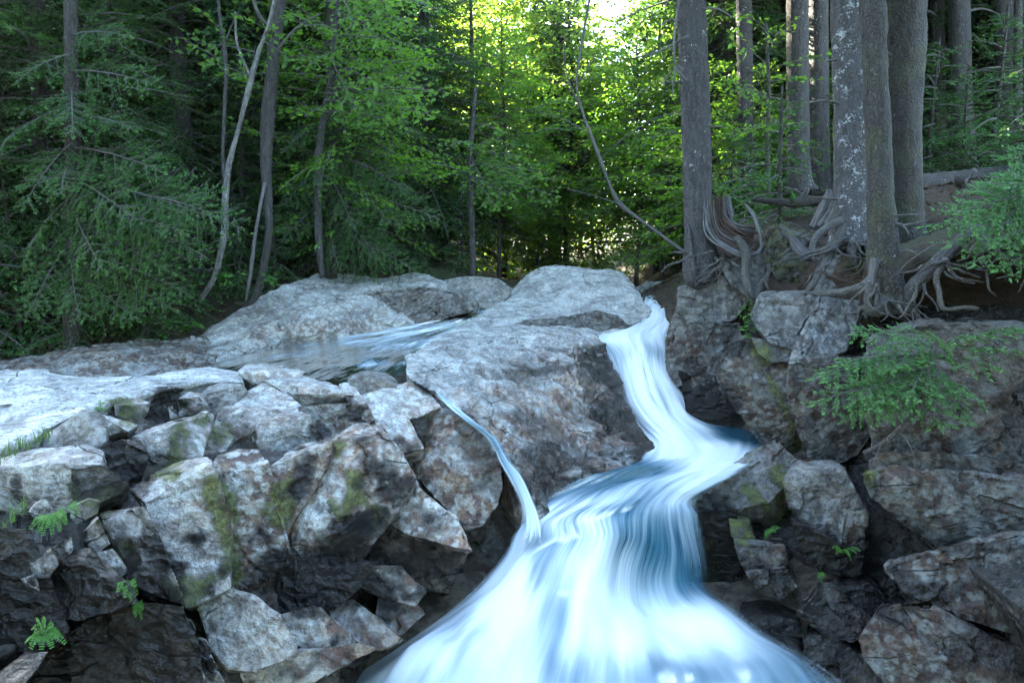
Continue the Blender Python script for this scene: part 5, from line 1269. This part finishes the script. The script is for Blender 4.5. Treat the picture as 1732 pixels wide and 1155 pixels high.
# front hemlock boughs sweeping over the shaded shelf
fh = empty('hemlock', at(120, 590, 9.7), 'nearest hemlock on the left bank with pale tipped boughs sweeping right over the shaded shelf', 'tree')
trunk_obj(fh, 'trunk', [(120,600,9.7,13),(125,400,9.7,12),(122,200,9.75,11),(118,-40,9.8,9)], M_BARK_FAR, 9.0, 14, .1, .01, 60)
boughs(fh, BOLD, [((122,300,9.7),(385,358,9.0)),((122,340,9.7),(330,398,8.9)),((122,380,9.7),(262,432,8.8)),((122,250,9.7),(250,262,8.9)),((122,420,9.7),(300,470,9.1)),((122,460,9.7),(210,520,8.9)),((122,200,9.7),(215,190,9.0)),((122,240,9.7),(30,330,8.8)),((122,330,9.7),(10,430,8.7)),((122,400,9.7),(40,520,8.8)),((122,180,9.7),(10,210,8.9)),
  ((122,300,9.7),(200,340,8.5)),((122,350,9.7),(150,430,8.5)),((122,280,9.7),(90,300,8.5)),((122,430,9.7),(120,520,8.7)),((122,120,9.7),(240,120,9.1)),((122,90,9.7),(20,120,9.0)),((122,60,9.7),(200,40,9.1)),((240,330,9.3),(350,345,8.8)),((220,370,9.3),(300,375,8.7)),((122,440,9.7),(270,500,9.0)),((122,150,9.7),(120,200,8.7))], .06, M_HEMLOCK, seed=14, rad=.008)
for part in ('branches', 'crown'):
    c = link(part, PROTO['high'][part], fh, (0, 0, HC - fh.location[2])); c.scale = (.9, .9, .9)
fh2 = empty('hemlock', at(545, 470, 11.9), 'hemlock whose drooping blue green boughs hang behind the long ridge', 'tree')
trunk_obj(fh2, 'trunk', [(560,475,12.2,10),(560,300,12.2,9),(560,100,12.2,8),(560,-40,12.2,7)], M_BARK_FAR, 9.0, 12, .1, .01, 61)
boughs(fh2, BOLD, [((560,260,12.2),(690,300,11.4)),((560,300,12.2),(670,360,11.4)),((560,350,12.2),(640,420,11.3)),((560,280,12.2),(470,330,11.3)),((560,330,12.2),(480,390,11.3)),((560,220,12.2),(660,240,11.4)),((560,200,12.2),(470,240,11.3)),((560,380,12.2),(560,440,11.2)),((560,300,12.2),(590,360,11.0)),((560,240,12.2),(540,300,11.1)),((560,390,12.2),(700,440,11.6)),((560,320,12.2),(740,350,11.8)),((560,170,12.2),(700,200,11.6))], .06, M_HEMLOCK, seed=15, rad=.008)
# hemlock sapling reaching over the boulders
sp = empty('hemlock_sapling', at(1463, 766, 6.25), 'hemlock sapling with bare pale curved stem growing from a crack over the right bank boulders', 'sapling')
trunk_obj(sp, 'stem', [(1463,766,5.90,5),(1500,745,5.70,5.5),(1535,712,5.50,5),(1558,680,5.35,4),(1566,645,5.30,3.4),(1575,605,5.30,2.6),(1590,575,5.30,1.6)], M_ROOT, None, 9, .02, .003, 31)
for p in ([(1520,728,5.6,1.6),(1538,752,5.5,1.2),(1548,790,5.45,.9),(1535,830,5.4,.4)],[(1538,752,5.5,.9),(1575,772,5.4,.7),(1610,776,5.4,.3)],[(1490,752,5.7,1),(1478,785,5.6,.8),(1490,825,5.5,.3)]):
    trunk_obj(sp, 'dead_twig', p, M_TWIG, None, 5, .03, .001, 33)
SLIM = {L: [needle_frond(L, int(L * 100) + k, .048, .040, .0135, .0125, .30, .20) for k in range(3)] for L in (.35, .6, .95)}
boughs(sp, SLIM, [((1578,600,5.6),(1378,608,5.5)),((1570,635,5.6),(1384,660,5.4)),((1590,575,5.6),(1455,552,5.6)),((1568,650,5.6),(1432,694,5.4)),((1580,612,5.6),(1470,640,5.3)),((1590,580,5.6),(1705,540,5.4)),
  ((1580,605,5.6),(1690,612,5.3)),((1575,625,5.6),(1655,705,5.3)),((1570,645,5.6),(1592,718,5.3)),((1585,585,5.6),(1640,560,5.3)),((1572,628,5.6),(1515,692,5.3)),((1580,598,5.6),(1505,600,5.1)),((1640,570,5.45),(1732,545,5.4)),((1480,606,5.5),(1395,630,5.3)),((1560,585,5.6),(1490,572,5.3)),((1590,640,5.5),(1640,660,5.2)),((1575,605,5.5),(1420,590,5.3)),((1572,620,5.5),(1440,655,5.2)),((1580,590,5.5),(1530,560,5.2)),((1600,600,5.5),(1600,560,5.1)),((1580,640,5.4),(1480,665,5.1)),((1620,590,5.4),(1720,580,5.1)),((1600,640,5.4),(1670,670,5.0)),((1575,610,5.5),(1540,650,5.0))], .03, M_HEMNEAR, spread_up=(0, -.34, .94), seed=5)
hb = empty('hemlock', at(1835, 420, 6.3), 'hemlock outside the right edge whose pale green boughs droop over the hollow', 'tree')
trunk_obj(hb, 'trunk', [(1835,430,6.3,22),(1835,200,6.3,20),(1835,-40,6.3,18)], M_BARK, 9.0, 14, .1, .01, 35)
boughs(hb, SLIM, [((1830,300,6.2),(1640,330,5.9)),((1830,320,6.2),(1598,352,5.9)),((1830,290,6.2),(1690,285,5.8)),((1830,260,6.2),(1716,250,5.9)),((1830,350,6.2),(1630,385,5.8)),((1830,370,6.2),(1660,410,5.7)),((1830,330,6.2),(1690,350,5.5)),((1780,320,6.0),(1670,305,5.7)),((1790,360,6.0),(1680,372,5.5)),((1780,290,6.0),(1700,320,5.6)),((1760,350,5.9),(1650,360,5.6)),((1830,395,6.2),(1715,430,5.6)),((1830,310,6.2),(1735,280,5.5)),((1740,330,5.8),(1640,345,5.5)),((1750,385,5.8),(1690,395,5.4))], .03, M_HEMNEAR, seed=6, rad=.005)
for part in ('branches', 'crown'):
    c = link(part, PROTO['high'][part], hb, (0, 0, HC - hb.location[2])); c.scale = (.9, .9, .9)

def thin_roots(root, starts, n, seed, mat=None):
    r = random.Random(seed)
    for k in range(n):
        x, y, Y = r.choice(starts); x += r.uniform(-16, 16); y += r.uniform(-6, 6)
        path, h, a = [], r.uniform(1.2, 3.4), r.uniform(.3, 2.8)
        m = r.randint(5, 8)
        for q in range(m):
            path.append((x, y, Y - .03 * q + r.uniform(-.04, .04), h * (1 - q / m * .85)))
            a += r.uniform(-.7, .7); a = min(2.9, max(.2, a))
            s = r.uniform(9, 20)
            x += math.cos(a) * s; y += math.sin(a) * s * .8
        trunk_obj(root, 'root', path, mat or M_ROOT, None, 6, .03, .005, seed + k)
rt = {o.get('label', ''): o for o in scene.objects}
thin_roots(rt['dark barked trunk leaning at the edge of the right bank nearest the falls'], [(1200,440,8.85),(1235,440,8.6),(1215,430,8.7)], 9, 300)
thin_roots(rt['thick straight trunk spotted with white lichen on the right bank'], [(1425,405,7.6),(1400,420,7.55),(1450,410,7.55)], 12, 320)
thin_roots(rt['slim rough barked trunk in front of the pair, its pale roots gripping the rock'], [(1480,480,6.6),(1510,505,6.6),(1555,480,6.55),(1600,440,6.55),(1660,420,6.5),(1700,430,6.3)], 26, 340)
# leaves, needles and sticks lying on the ground
def litter(label, spots, n, seed):
    r = np.random.default_rng(seed); g = Geo()
    X = []
    for (x0, x1, y0, y1) in spots:
        m = n // len(spots); X.append(np.stack((r.uniform(x0, x1, m), r.uniform(y0, y1, m)), 1))
    X = np.concatenate(X)
    Z = CZ - _T(X); ok = np.ones(len(X), bool)
    P = np.concatenate((X, Z[:, None] + .035), 1)
    P[:, 2] += .06 * fbm(np.concatenate((X, Z[:, None]), 1) * 1.2, 4, 3)
    a = r.uniform(0, 6.28, len(P)); D = np.stack((np.cos(a), np.sin(a), r.normal(0, .25, len(P))), 1)
    leaflets(g, P, D, r.uniform(.03, .10, len(P)), r.uniform(.008, .05, len(P)), np.stack((r.normal(0, .4, len(P)), r.normal(0, .4, len(P)), np.ones(len(P))), 1), r.random(len(P)), .2)
    tag(link('leaf_litter', g.mesh('leaf_litter', M_LITTER, False)), label, kind='stuff')
litter('dead leaves and bark scraps lying over the right bank slope', [(2.6,9,7.4,15)], 9000, 5)
litter('dead leaves and bark scraps lying along the shaded left bank', [(-11,-2.5,9.2,14.5)], 7000, 6)
# leaning trunks of the far left bank
bt, _ = near_tree('birch', 'thin pale forked birch leaning right out of the shade on the left bank', 'tree',
  [(340,506,10.6,5.8),(362,470,10.6,5.0),(373,430,10.6,5.0),(380,390,10.6,4.7),(381,340,10.6,4.7),(387,280,10.6,4.3),(403,220,10.6,4.3),(421,150,10.6,4.3),(437,90,10.6,4.0),(452,50,10.6,3.6),(470,-30,10.6,3.6)], M_BIRCH, up=8.0, sides=12, step=.08, bark=.004, seed=40)
trunk_obj(bt, 'stem', [(382,318,10.6,3.6),(377,270,10.6,3.2),(379,200,10.65,2.9),(382,110,10.7,2.9),(372,30,10.7,2.5),(365,-40,10.7,2.2)], M_BARK, None, 8, .1, .003, 41)
trunk_obj(bt, 'stem', [(425,135,10.6,2.9),(410,100,10.5,2.2),(400,70,10.5,1.8),(398,20,10.4,1.4)], M_BIRCH, None, 8, .1, .003, 42)
boughs(bt, BROAD, [((437,90,10.6),(330,70,10.2)),((425,130,10.6),(350,105,10.1)),((445,60,10.6),(500,20,10.2)),((450,50,10.6),(400,25,10.1)),((382,110,10.7),(300,60,10.3)),((460,0,10.6),(420,-20,10.0)),((382,60,10.7),(330,10,10.2)),((445,70,10.6),(490,100,10.3))], .08, M_LEAF, fold=.18, seed=7)
near_tree('maple', 'J shaped dark trunk curving up from the rock on the left bank', 'tree',
  [(400,513,10.45,2.2),(418,514,10.4,4.3),(432,501,10.4,5.8),(442,470,10.4,6.5),(450,430,10.4,7.2),(455,390,10.45,7.2),(453,340,10.6,7.9),(450,280,10.8,8.6),(453,200,11,9.4),(462,100,11.1,10.1),(474,-40,11.2,10.1)], M_BARK_FAR, up=9.0, sides=14, step=.07, bark=.008, seed=43,
  limbs=[[(416,508,10.3,2.0),(424,460,10.25,3.2),(430,410,10.3,3.2),(440,350,10.4,2.9),(448,310,10.6,2.9)],[(470,60,11.1,3.6),(440,30,10.8,2.9),(425,-10,10.6,2.2)],[(465,90,11.1,2.9),(500,50,10.9,2.2),(540,25,10.7,1.4)]], crown=('high', HC + 1.5, .8))
near_tree('dead_tree', 'bent dead sapling leaning left over the head of the falls', 'tree',
  [(1165,432,12.4,3.8),(1110,392,12.8,3.5),(1075,366,13,3.2),(1048,345,13,3.2),(1030,310,13,2.7),(1015,270,13,2.7),(1000,230,13,2.4),(985,190,13,2.2),(975,140,13,1.9),(985,70,13,1.7),(1000,-20,13,1.4)], M_TWIG, up=None, sides=8, step=.1, bark=.004, seed=44,
  limbs=[[(985,190,13,1.4),(960,130,12.8,1.0),(955,70,12.7,0.8),(975,0,12.6,0.5)],[(1015,270,13,1.0),(1060,230,12.7,0.9),(1110,200,12.4,0.7),(1150,190,12.2,.8)],[(1000,230,13,1.0),(950,200,12.8,0.9),(905,190,12.6,0.5)],[(976,140,13,1.0),(1005,100,12.7,0.8),(1030,30,12.5,0.5)],[(1048,345,13,1.0),(1000,330,12.7,0.8),(960,320,12.5,.9)]])
for lab, base, tips, seed in [
  ('slender maple with bright leaf sprays before the dark hemlocks', [(545,470,11.6,6),(538,380,11.6,5),(540,250,11.5,5),(560,120,11.4,4),(575,-30,11.3,3)],
   [((552,160,11.4),(748,148,10.6)),((550,170,11.4),(725,188,10.5)),((548,190,11.4),(660,200,10.5)),((560,110,11.4),(640,140,10.4)),((560,100,11.4),(600,180,10.3)),((565,60,11.3),(720,78,10.5)),((570,30,11.3),(700,30,10.5)),((570,20,11.3),(640,60,10.3)),((560,90,11.3),(520,110,10.3)),((565,50,11.3),(510,40,10.2)),((575,-10,11.3),(600,40,10.2)),((552,150,11.4),(690,160,10.7)),((570,10,11.3),(660,0,10.4)),((575,-20,11.3),(740,10,10.6))], 8),
  ('bright layered maple bough spreading right at mid height in the clearing', [(800,470,13.6,6),(798,380,13.5,5),(795,280,13.4,4),(800,200,13.3,3),(805,150,13.3,2)],
   [((798,300,13.4),(938,328,12.6)),((797,280,13.4),(925,292,12.6)),((797,260,13.4),(880,262,12.5)),((798,300,13.4),(880,340,12.4)),((798,250,13.3),(850,235,12.4)),((797,290,13.4),(740,300,12.4)),((797,270,13.4),(820,310,12.2)),((798,240,13.3),(760,245,12.3)),((798,300,13.4),(840,350,12.2)),((797,270,13.4),(900,310,12.8)),((800,210,13.3),(850,220,12.7))], 9),
  ('maple with fresh green leaves near the grey trunk', [(1300,330,11.0,4),(1298,250,10.9,3.5),(1300,150,10.8,3),(1296,40,10.8,2)],
   [((1298,120,10.8),(1385,95,10.2)),((1298,110,10.8),(1240,70,10.2)),((1298,140,10.8),(1370,130,10.0)),((1298,160,10.8),(1230,150,10.1)),((1298,90,10.8),(1330,40,10.1)),((1299,200,10.9),(1340,215,10.2)),((1299,210,10.9),(1240,230,10.2)),((1299,240,10.9),(1370,245,10.3)),((1299,60,10.8),(1260,20,10.2))], 10)]:
    t, _ = near_tree('maple', lab, 'tree', base, M_BARK, up=None, sides=8, step=.1, bark=.003, seed=45 + seed)
    boughs(t, BROAD, tips, .09, M_LEAF, fold=.18, seed=seed)

# ------------------------------------------------------------------ stump, shards, log
st = empty('stump', at(1240, 440, 8.8), 'weathered stump with a swirl of torn red brown wood beside the leaning trunk', 'stump')
inner = np.array([(1229,336,9.0),(1231,362,9.05),(1246,378,9.0),(1278,386,8.85)]); outer = np.array([(1193,350,8.75),(1198,396,8.6),(1231,426,8.5),(1268,440,8.5)])
rs = random.Random(12)
for k in range(34):
    f = k / 33 + rs.gauss(0, .015)
    q = inner * (1 - f) + outer * f
    q[:, 2] += .25 * math.sin(math.pi * min(1, max(0, f))) + rs.gauss(0, .03)
    q[:, :2] += np.array([(rs.gauss(0, 1.8), rs.gauss(0, 1.8)) for _ in range(4)])
    q[0, 1] -= rs.random() * 14; q[3, 0] += rs.uniform(-8, 14)
    path = [(a, b, c, h * rs.uniform(.6, 1.4)) for (a, b, c), h in zip(q, (.4, 1.5, 1.6, .4))]
    trunk_obj(st, 'wood_strip', path, M_REDWOOD if 4 < k < 27 and k % 4 else M_DEADWOOD, None, 7, .025, .004, 90 + k)
bw = Geo()
gg = loft([[at(x, y, z + .06 + .25 * math.sin(math.pi * i / 4)) for x, y, z in inner * (1 - i / 4) + outer * (i / 4)] for i in range(5)], 40, 30)
bw.add(gg.reshape(-1, 3), grid_faces(30, 40), None, np.stack((np.repeat(np.arange(30) * .012, 40), np.zeros(1200), np.tile(np.arange(40) * .015, 30)), 1))
link('bowl', bw.mesh('bowl', M_REDWOOD, True, st.location), st)
for p in ([(1232,330,9.1,1.2),(1236,350,9.05,2.4),(1240,368,9.0,2.4)],[(1260,346,8.9,1.8),(1276,366,8.8,2.7),(1284,392,8.7,2.4),(1288,420,8.65,1.8)],[(1240,425,8.6,3.6),(1258,430,8.55,3.6),(1280,428,8.6,3.0),(1292,410,8.7,1.8)]):
    trunk_obj(st, 'wood_strip', p, M_DEADWOOD, None, 8, .025, .008, 120)
trunk_obj(st, 'root', [(1244,400,8.55,5),(1262,428,8.5,6),(1260,460,8.45,5.5),(1266,486,8.4,6),(1275,503,8.38,6),(1287,486,8.4,5),(1299,464,8.4,4),(1301,446,8.4,2)], M_ROOT, None, 10, .02, .006, 121)
trunk_obj(st, 'root', [(1284,488,8.4,3),(1292,474,8.35,3),(1300,490,8.35,2)], M_ROOT, None, 8, .02, .003, 122)
sn = empty('snag', at(1380, 385, 8.7), 'grey splintered snag left of the lichened trunk', 'dead wood')
for p in ([(1376,386,8.7,8),(1390,360,8.7,9),(1400,338,8.7,8),(1402,320,8.7,3)],[(1384,384,8.65,6),(1402,362,8.65,7),(1410,340,8.65,4)],[(1398,380,8.6,5),(1412,360,8.55,6),(1420,345,8.5,3)]):
    trunk_obj(sn, 'wood_strip', p, M_DEADWOOD, None, 9, .025, .012, 130)
sh = empty('split_root', at(1360, 435, 8.2), 'pale split root end sticking up over the mossy hummock', 'dead wood')
for p in ([(1335,397,8.3,1.5),(1344,412,8.25,4),(1360,430,8.2,6),(1376,444,8.2,3)],[(1341,398,8.3,1.2),(1350,412,8.25,3.5),(1366,430,8.2,4)],[(1337,405,8.25,1.2),(1346,424,8.2,3.5),(1362,440,8.15,4)]):
    trunk_obj(sh, 'wood_strip', p, M_DEADWOOD, None, 9, .02, .006, 131)
ml = empty('fallen_branch', at(1330, 345, 9.6), 'mossy fallen branch lying between the stump and the snag', 'dead wood')
trunk_obj(ml, 'limb', [(1276,338,9.7,4),(1320,342,9.6,6),(1350,344,9.5,7),(1396,336,9.5,6),(1412,330,9.5,4)], M_BARK_PLATE, None, 10, .04, .01, 132)
trunk_obj(ml, 'limb', [(1345,345,9.5,5),(1362,328,9.4,5),(1366,318,9.4,3)], M_DEADWOOD, None, 8, .03, .006, 133)
lg = empty('fallen_log', at(1600, 330, 10.6), 'thick dark fallen log lying behind the rough barked trunks', 'log')
trunk_obj(lg, 'trunk', [(1520,320,10.6,21),(1580,314,10.6,21),(1650,306,10.6,19),(1700,298,10.6,17)], M_BARK, None, 18, .05, .02, 134)
lg2 = empty('fallen_tree', at(1600, 350, 9.4), 'grey fallen tree with a broken fork lying in front of the dark log', 'log')
trunk_obj(lg2, 'trunk', [(1545,358,9.4,12),(1600,348,9.4,13),(1650,333,9.3,13),(1700,316,9.2,12),(1790,296,9.0,11)], M_DEADWOOD, None, 14, .04, .015, 135)
trunk_obj(lg2, 'limb', [(1547,345,9.3,4),(1590,334,9.2,6),(1620,318,9.1,7),(1632,300,9.1,6),(1650,288,9.1,4)], M_BARK, None, 10, .04, .01, 136)
trunk_obj(lg2, 'limb', [(1625,322,9.1,7),(1626,312,8.95,8),(1624,300,8.85,8)], M_BARK, None, 10, .03, .01, 137)
trunk_obj(lg2, 'limb', [(1640,340,9.2,6),(1690,318,9.1,5),(1740,302,9.0,4)], M_DEADWOOD, None, 10, .04, .01, 138)

# ------------------------------------------------------------------ small plants
def fern(name, label, cat, base, tips, leaf=.03, mat=None, group=None):
    o = empty(name, at(*base), label, cat, group)
    b = np.array(at(*base))
    for k, t in enumerate(tips):
        g, w = Geo(), Geo()
        e = np.array(at(*t)); L = np.linalg.norm(e - b); d = nrm(e - b)
        n = max(6, int(L / .015)); tt = (np.arange(n) + .8) / n
        P = b + (e - b) * tt[:, None]; P[:, 2] += .16 * L * np.sin(np.pi * tt)
        up = nrm(np.array((.1 * k - .2, -.7, .8)))
        side = nrm(np.cross(d, up))
        for sg in (1, -1):
            dd = sg * side + d * .45 + nrg.normal(0, .12, (n, 3))
            leaflets(g, P, dd, leaf * (1.15 - tt) * nrg.uniform(.8, 1.2, n) + .006, np.full(n, .0075), np.tile(up, (n, 1)), np.clip(.35 + .5 * tt + nrg.normal(0, .1, n), 0, 1))
        tube(g, np.array((b, b + (e - b) * .5 + np.array((0, 0, .16 * L)), e)), np.array((.002, .0015, .0008)), 4)
        link('frond', g.mesh('frond', mat or M_FERN, False, o.location), o)
    return o
def leafy(name, label, cat, base, spots, leaf=.05, mat=None, group=None, seed=1):
    """stems with a few broad leaves at measured spots"""
    r = np.random.default_rng(seed)
    o = empty(name, at(*base), label, cat, group); b = np.array(at(*base))
    g, w = Geo(), Geo()
    for s in spots:
        e = np.array(at(*s)); tube(w, np.array((b, (b + e) / 2 + r.normal(0, .01, 3) + np.array((0, 0, .02)), e)), np.array((.003, .002, .001)), 4)
        n = 6
        ang = r.uniform(0, 6.28, n)
        dd = np.stack((np.cos(ang), np.sin(ang) * .6 - .25, r.normal(-.1, .25, n)), 1)
        leaflets(g, np.repeat(e[None], n, 0) + r.normal(0, leaf * .35, (n, 3)), dd, leaf * r.uniform(.7, 1.2, n), leaf * r.uniform(.4, .6, n), np.stack((r.normal(0, .4, n), r.normal(-.5, .3, n), np.ones(n)), 1), r.uniform(.3, 1, n), .2)
    link('stem', w.mesh('stem', mat or M_FERN, True, o.location), o)
    link('leaves', g.mesh('leaves', mat or M_FERN, False, o.location), o)
    return o
yl = lambda x, y, d=-.16: float(YL([(x, y)])[0]) + d
yr = lambda x, y, d=-.2: float(YR([(x, y)])[0]) + d
def yp(f, x, y, d): return (x, y, f(x, y, d))
fern('fern', 'bright green fern clump on the black rock at the bottom left', 'fern', yp(yl, 75, 1078, -.1), [yp(yl, a, b, -.22) for a, b in ((45,1085),(55,1062),(62,1048),(76,1046),(90,1058),(100,1075),(110,1088),(88,1095),(70,1098),(52,1096))], .034)
fern('fern', 'small green fern hanging below the dark mossy block', 'fern', yp(yl, 214, 990, -.16), [yp(yl, a, b, -.3) for a, b in ((222,1016),(232,1005),(212,1010),(230,992),(200,1000))], .03)
fern('fern', 'tiny trailing fern just under the hanging one', 'fern', yp(yl, 230, 1022, -.14), [yp(yl, a, b, -.25) for a, b in ((240,1046),(230,1042),(242,1030),(228,1035))], .022)
fern('fern', 'leafy fern fringe under the rounded block at the left edge', 'fern', yp(yl, 92, 874, -.1), [yp(yl, a, b, -.24) for a, b in ((112,876),(102,898),(80,892),(64,900),(50,898),(88,903),(112,886),(72,905))], .034)
fern('fern', 'small fern sprig on the small mossy brown stone', 'fern', yp(yl, 118, 856, -.12), [yp(yl, a, b, -.2) for a, b in ((134,868),(130,858),(126,874))], .024)
fern('fern', 'single bright fern frond under the moss banded boulder', 'fern', yp(yr, 1292, 908, -.2), [yp(yr, 1318, 892, -.3), yp(yr, 1312, 899, -.32)], .04)
fern('fern', 'two small ferns on the brown underside stone', 'fern', yp(yr, 1424, 932, -.2), [yp(yr, a, b, -.3) for a, b in ((1408,926),(1414,936),(1436,938),(1448,936),(1455,932),(1440,948))], .03)
fern('fern', 'tiny green sprout beneath the two small ferns', 'fern', yp(yr, 1388, 968, -.15), [yp(yr, a, b, -.2) for a, b in ((1384,978),(1394,975),(1390,985))], .018)
leafy('leafy_plant', 'upright leafy green plant on the left shoulder of the biggest boulder', 'plant', yp(yr, 1262, 572, -.2), [yp(yr, a, b, -.3) for a, b in ((1268,512),(1262,522),(1272,530),(1256,536),(1268,545),(1260,556),(1274,556),(1264,566))], .065, seed=2)
leafy('leafy_plant', 'small green sprout at the slab edge above the dark wedge', 'plant', yp(yl, 168, 698, 0), [yp(yl, a, b, -.08) for a, b in ((172,682),(172,692),(154,698),(166,690))], .03, seed=3)
leafy('leafy_plant', 'low leafy plant on the shaded bank left of the J shaped trunk', 'plant', (318,560,10.2), [(a,b,10.1) for a,b in ((285,548),(300,542),(318,548),(335,545),(308,556),(326,556))], .10, seed=4)
leafy('leafy_plant', 'broad leaved seedling at the foot of the birch', 'plant', (385,478,10.3), [(a,b,10.2) for a,b in ((375,465),(392,462),(402,470),(385,472),(380,482))], .12, seed=5)
leafy('leafy_plant', 'pale green seedling right of the J shaped trunk', 'plant', (455,480,10.3), [(a,b,10.25) for a,b in ((450,472),(462,476),(458,468))], .10, seed=6)
leafy('leafy_plant', 'small green tuft of leaves on the far rock ridge', 'plant', (650,496,11.6), [(648,492,11.6),(655,494,11.6)], .05, seed=7)
gt = Geo()
gm = bpy.data.materials
def grass(label, x0, y0, x1, y1, n, h, seed):
    r = np.random.default_rng(seed); g = Geo()
    for k in range(n):
        f = r.random(); b = np.array(at(*yp(yl, x0 + (x1 - x0) * f, y0 + (y1 - y0) * f + r.normal(0, 4), -.06)))
        hh = h * r.uniform(.4, 1.1); a = r.uniform(0, 6.28); ln = r.uniform(.2, .9)
        t = np.linspace(0, 1, 5)[:, None]
        c = b + np.array((math.cos(a), math.sin(a), 0)) * ln * hh * t ** 2 + np.array((0, 0, 1.0)) * hh * (t - .35 * ln * t ** 2)
        wv = np.array((-math.sin(a), math.cos(a), 0)) * .0035
        V = np.concatenate((c + wv * (1.05 - t), c - wv * (1.05 - t)))
        i = np.arange(4)
        g.add(V, np.stack((i, i + 1, i + 6, i + 5), 1), np.full(10, r.uniform(.2, 1)))
    o = link('grass', g.mesh('grass', M_GRASS, False)); tag(o, label, kind='stuff')
grass('tuft of thin grass in the crack at the edge of the pale slab', 0, 778, 88, 735, 80, .12, 3)
grass('thin grass hanging at the left edge below the rounded block', 0, 905, 50, 850, 30, .12, 4)

def scraps(ob, n, label, seed):
    r = np.random.default_rng(seed); me = ob.data
    P, N = coords(me), vnormals(me)
    k = np.where(N[:, 2] > .75)[0]
    if not len(k): return
    k = r.choice(k, n); p = P[k] + np.array(ob.location) + N[k] * .006
    a = r.uniform(0, 6.28, n); D = np.stack((np.cos(a), np.sin(a), r.normal(0, .15, n)), 1); tw = r.random(n) < .35
    g = Geo(); leaflets(g, p, D, np.where(tw, r.uniform(.05, .16, n), r.uniform(.018, .045, n)), np.where(tw, .006, r.uniform(.008, .026, n)), N[k], r.random(n), .2)
    tag(link('fallen_leaves', g.mesh('fallen_leaves', M_LITTER, False)), label, kind='stuff')
for o in list(scene.objects):
    l = o.get('label', '')
    if l.startswith('wide pale flat granite slab'): scraps(o, 140, 'scraps of leaf and twig scattered over the pale slab', 1)
    if l.startswith('long grey rounded rock ridge'): scraps(o, 160, 'scraps of leaf and twig scattered over the far rock ridge', 2)
    if l.startswith('pale flat topped granite hump'): scraps(o, 60, 'scraps of leaf and twig scattered over the pale hump', 3)
    if l.startswith('low brown grey rock shelf'): scraps(o, 200, 'dead leaves scattered over the shaded rock shelf', 4)
# ------------------------------------------------------------------ thin forest haze
def haze(density):
    m = bpy.data.materials.new('haze'); m.use_nodes = True
    t = m.node_tree; t.nodes.clear()
    out = t.nodes.new('ShaderNodeOutputMaterial'); v = t.nodes.new('ShaderNodeVolumePrincipled')
    v.inputs['Color'].default_value = (.86, .93, .97, 1); v.inputs['Density'].default_value = density; v.inputs['Anisotropy'].default_value = .86
    t.links.new(v.outputs[0], out.inputs['Volume'])
    lo = min(ob_z for ob_z in (CZ - 8.0,)); 
    x0, x1, y0, y1, z0, z1 = -175, 175, -25, 260, CZ - 12, CZ + 34
    V = [(x, y, z) for x in (x0, x1) for y in (y0, y1) for z in (z0, z1)]
    Fq = [(0, 1, 3, 2), (4, 6, 7, 5), (0, 4, 5, 1), (2, 3, 7, 6), (0, 2, 6, 4), (1, 5, 7, 3)]
    me = mesh_np('haze', np.array(V), np.array(Fq), m, False)
    tag(link('haze', me), 'thin pale haze hanging in the forest air', kind='stuff')
haze(.0009)
scene.cycles.volume_bounces = 0
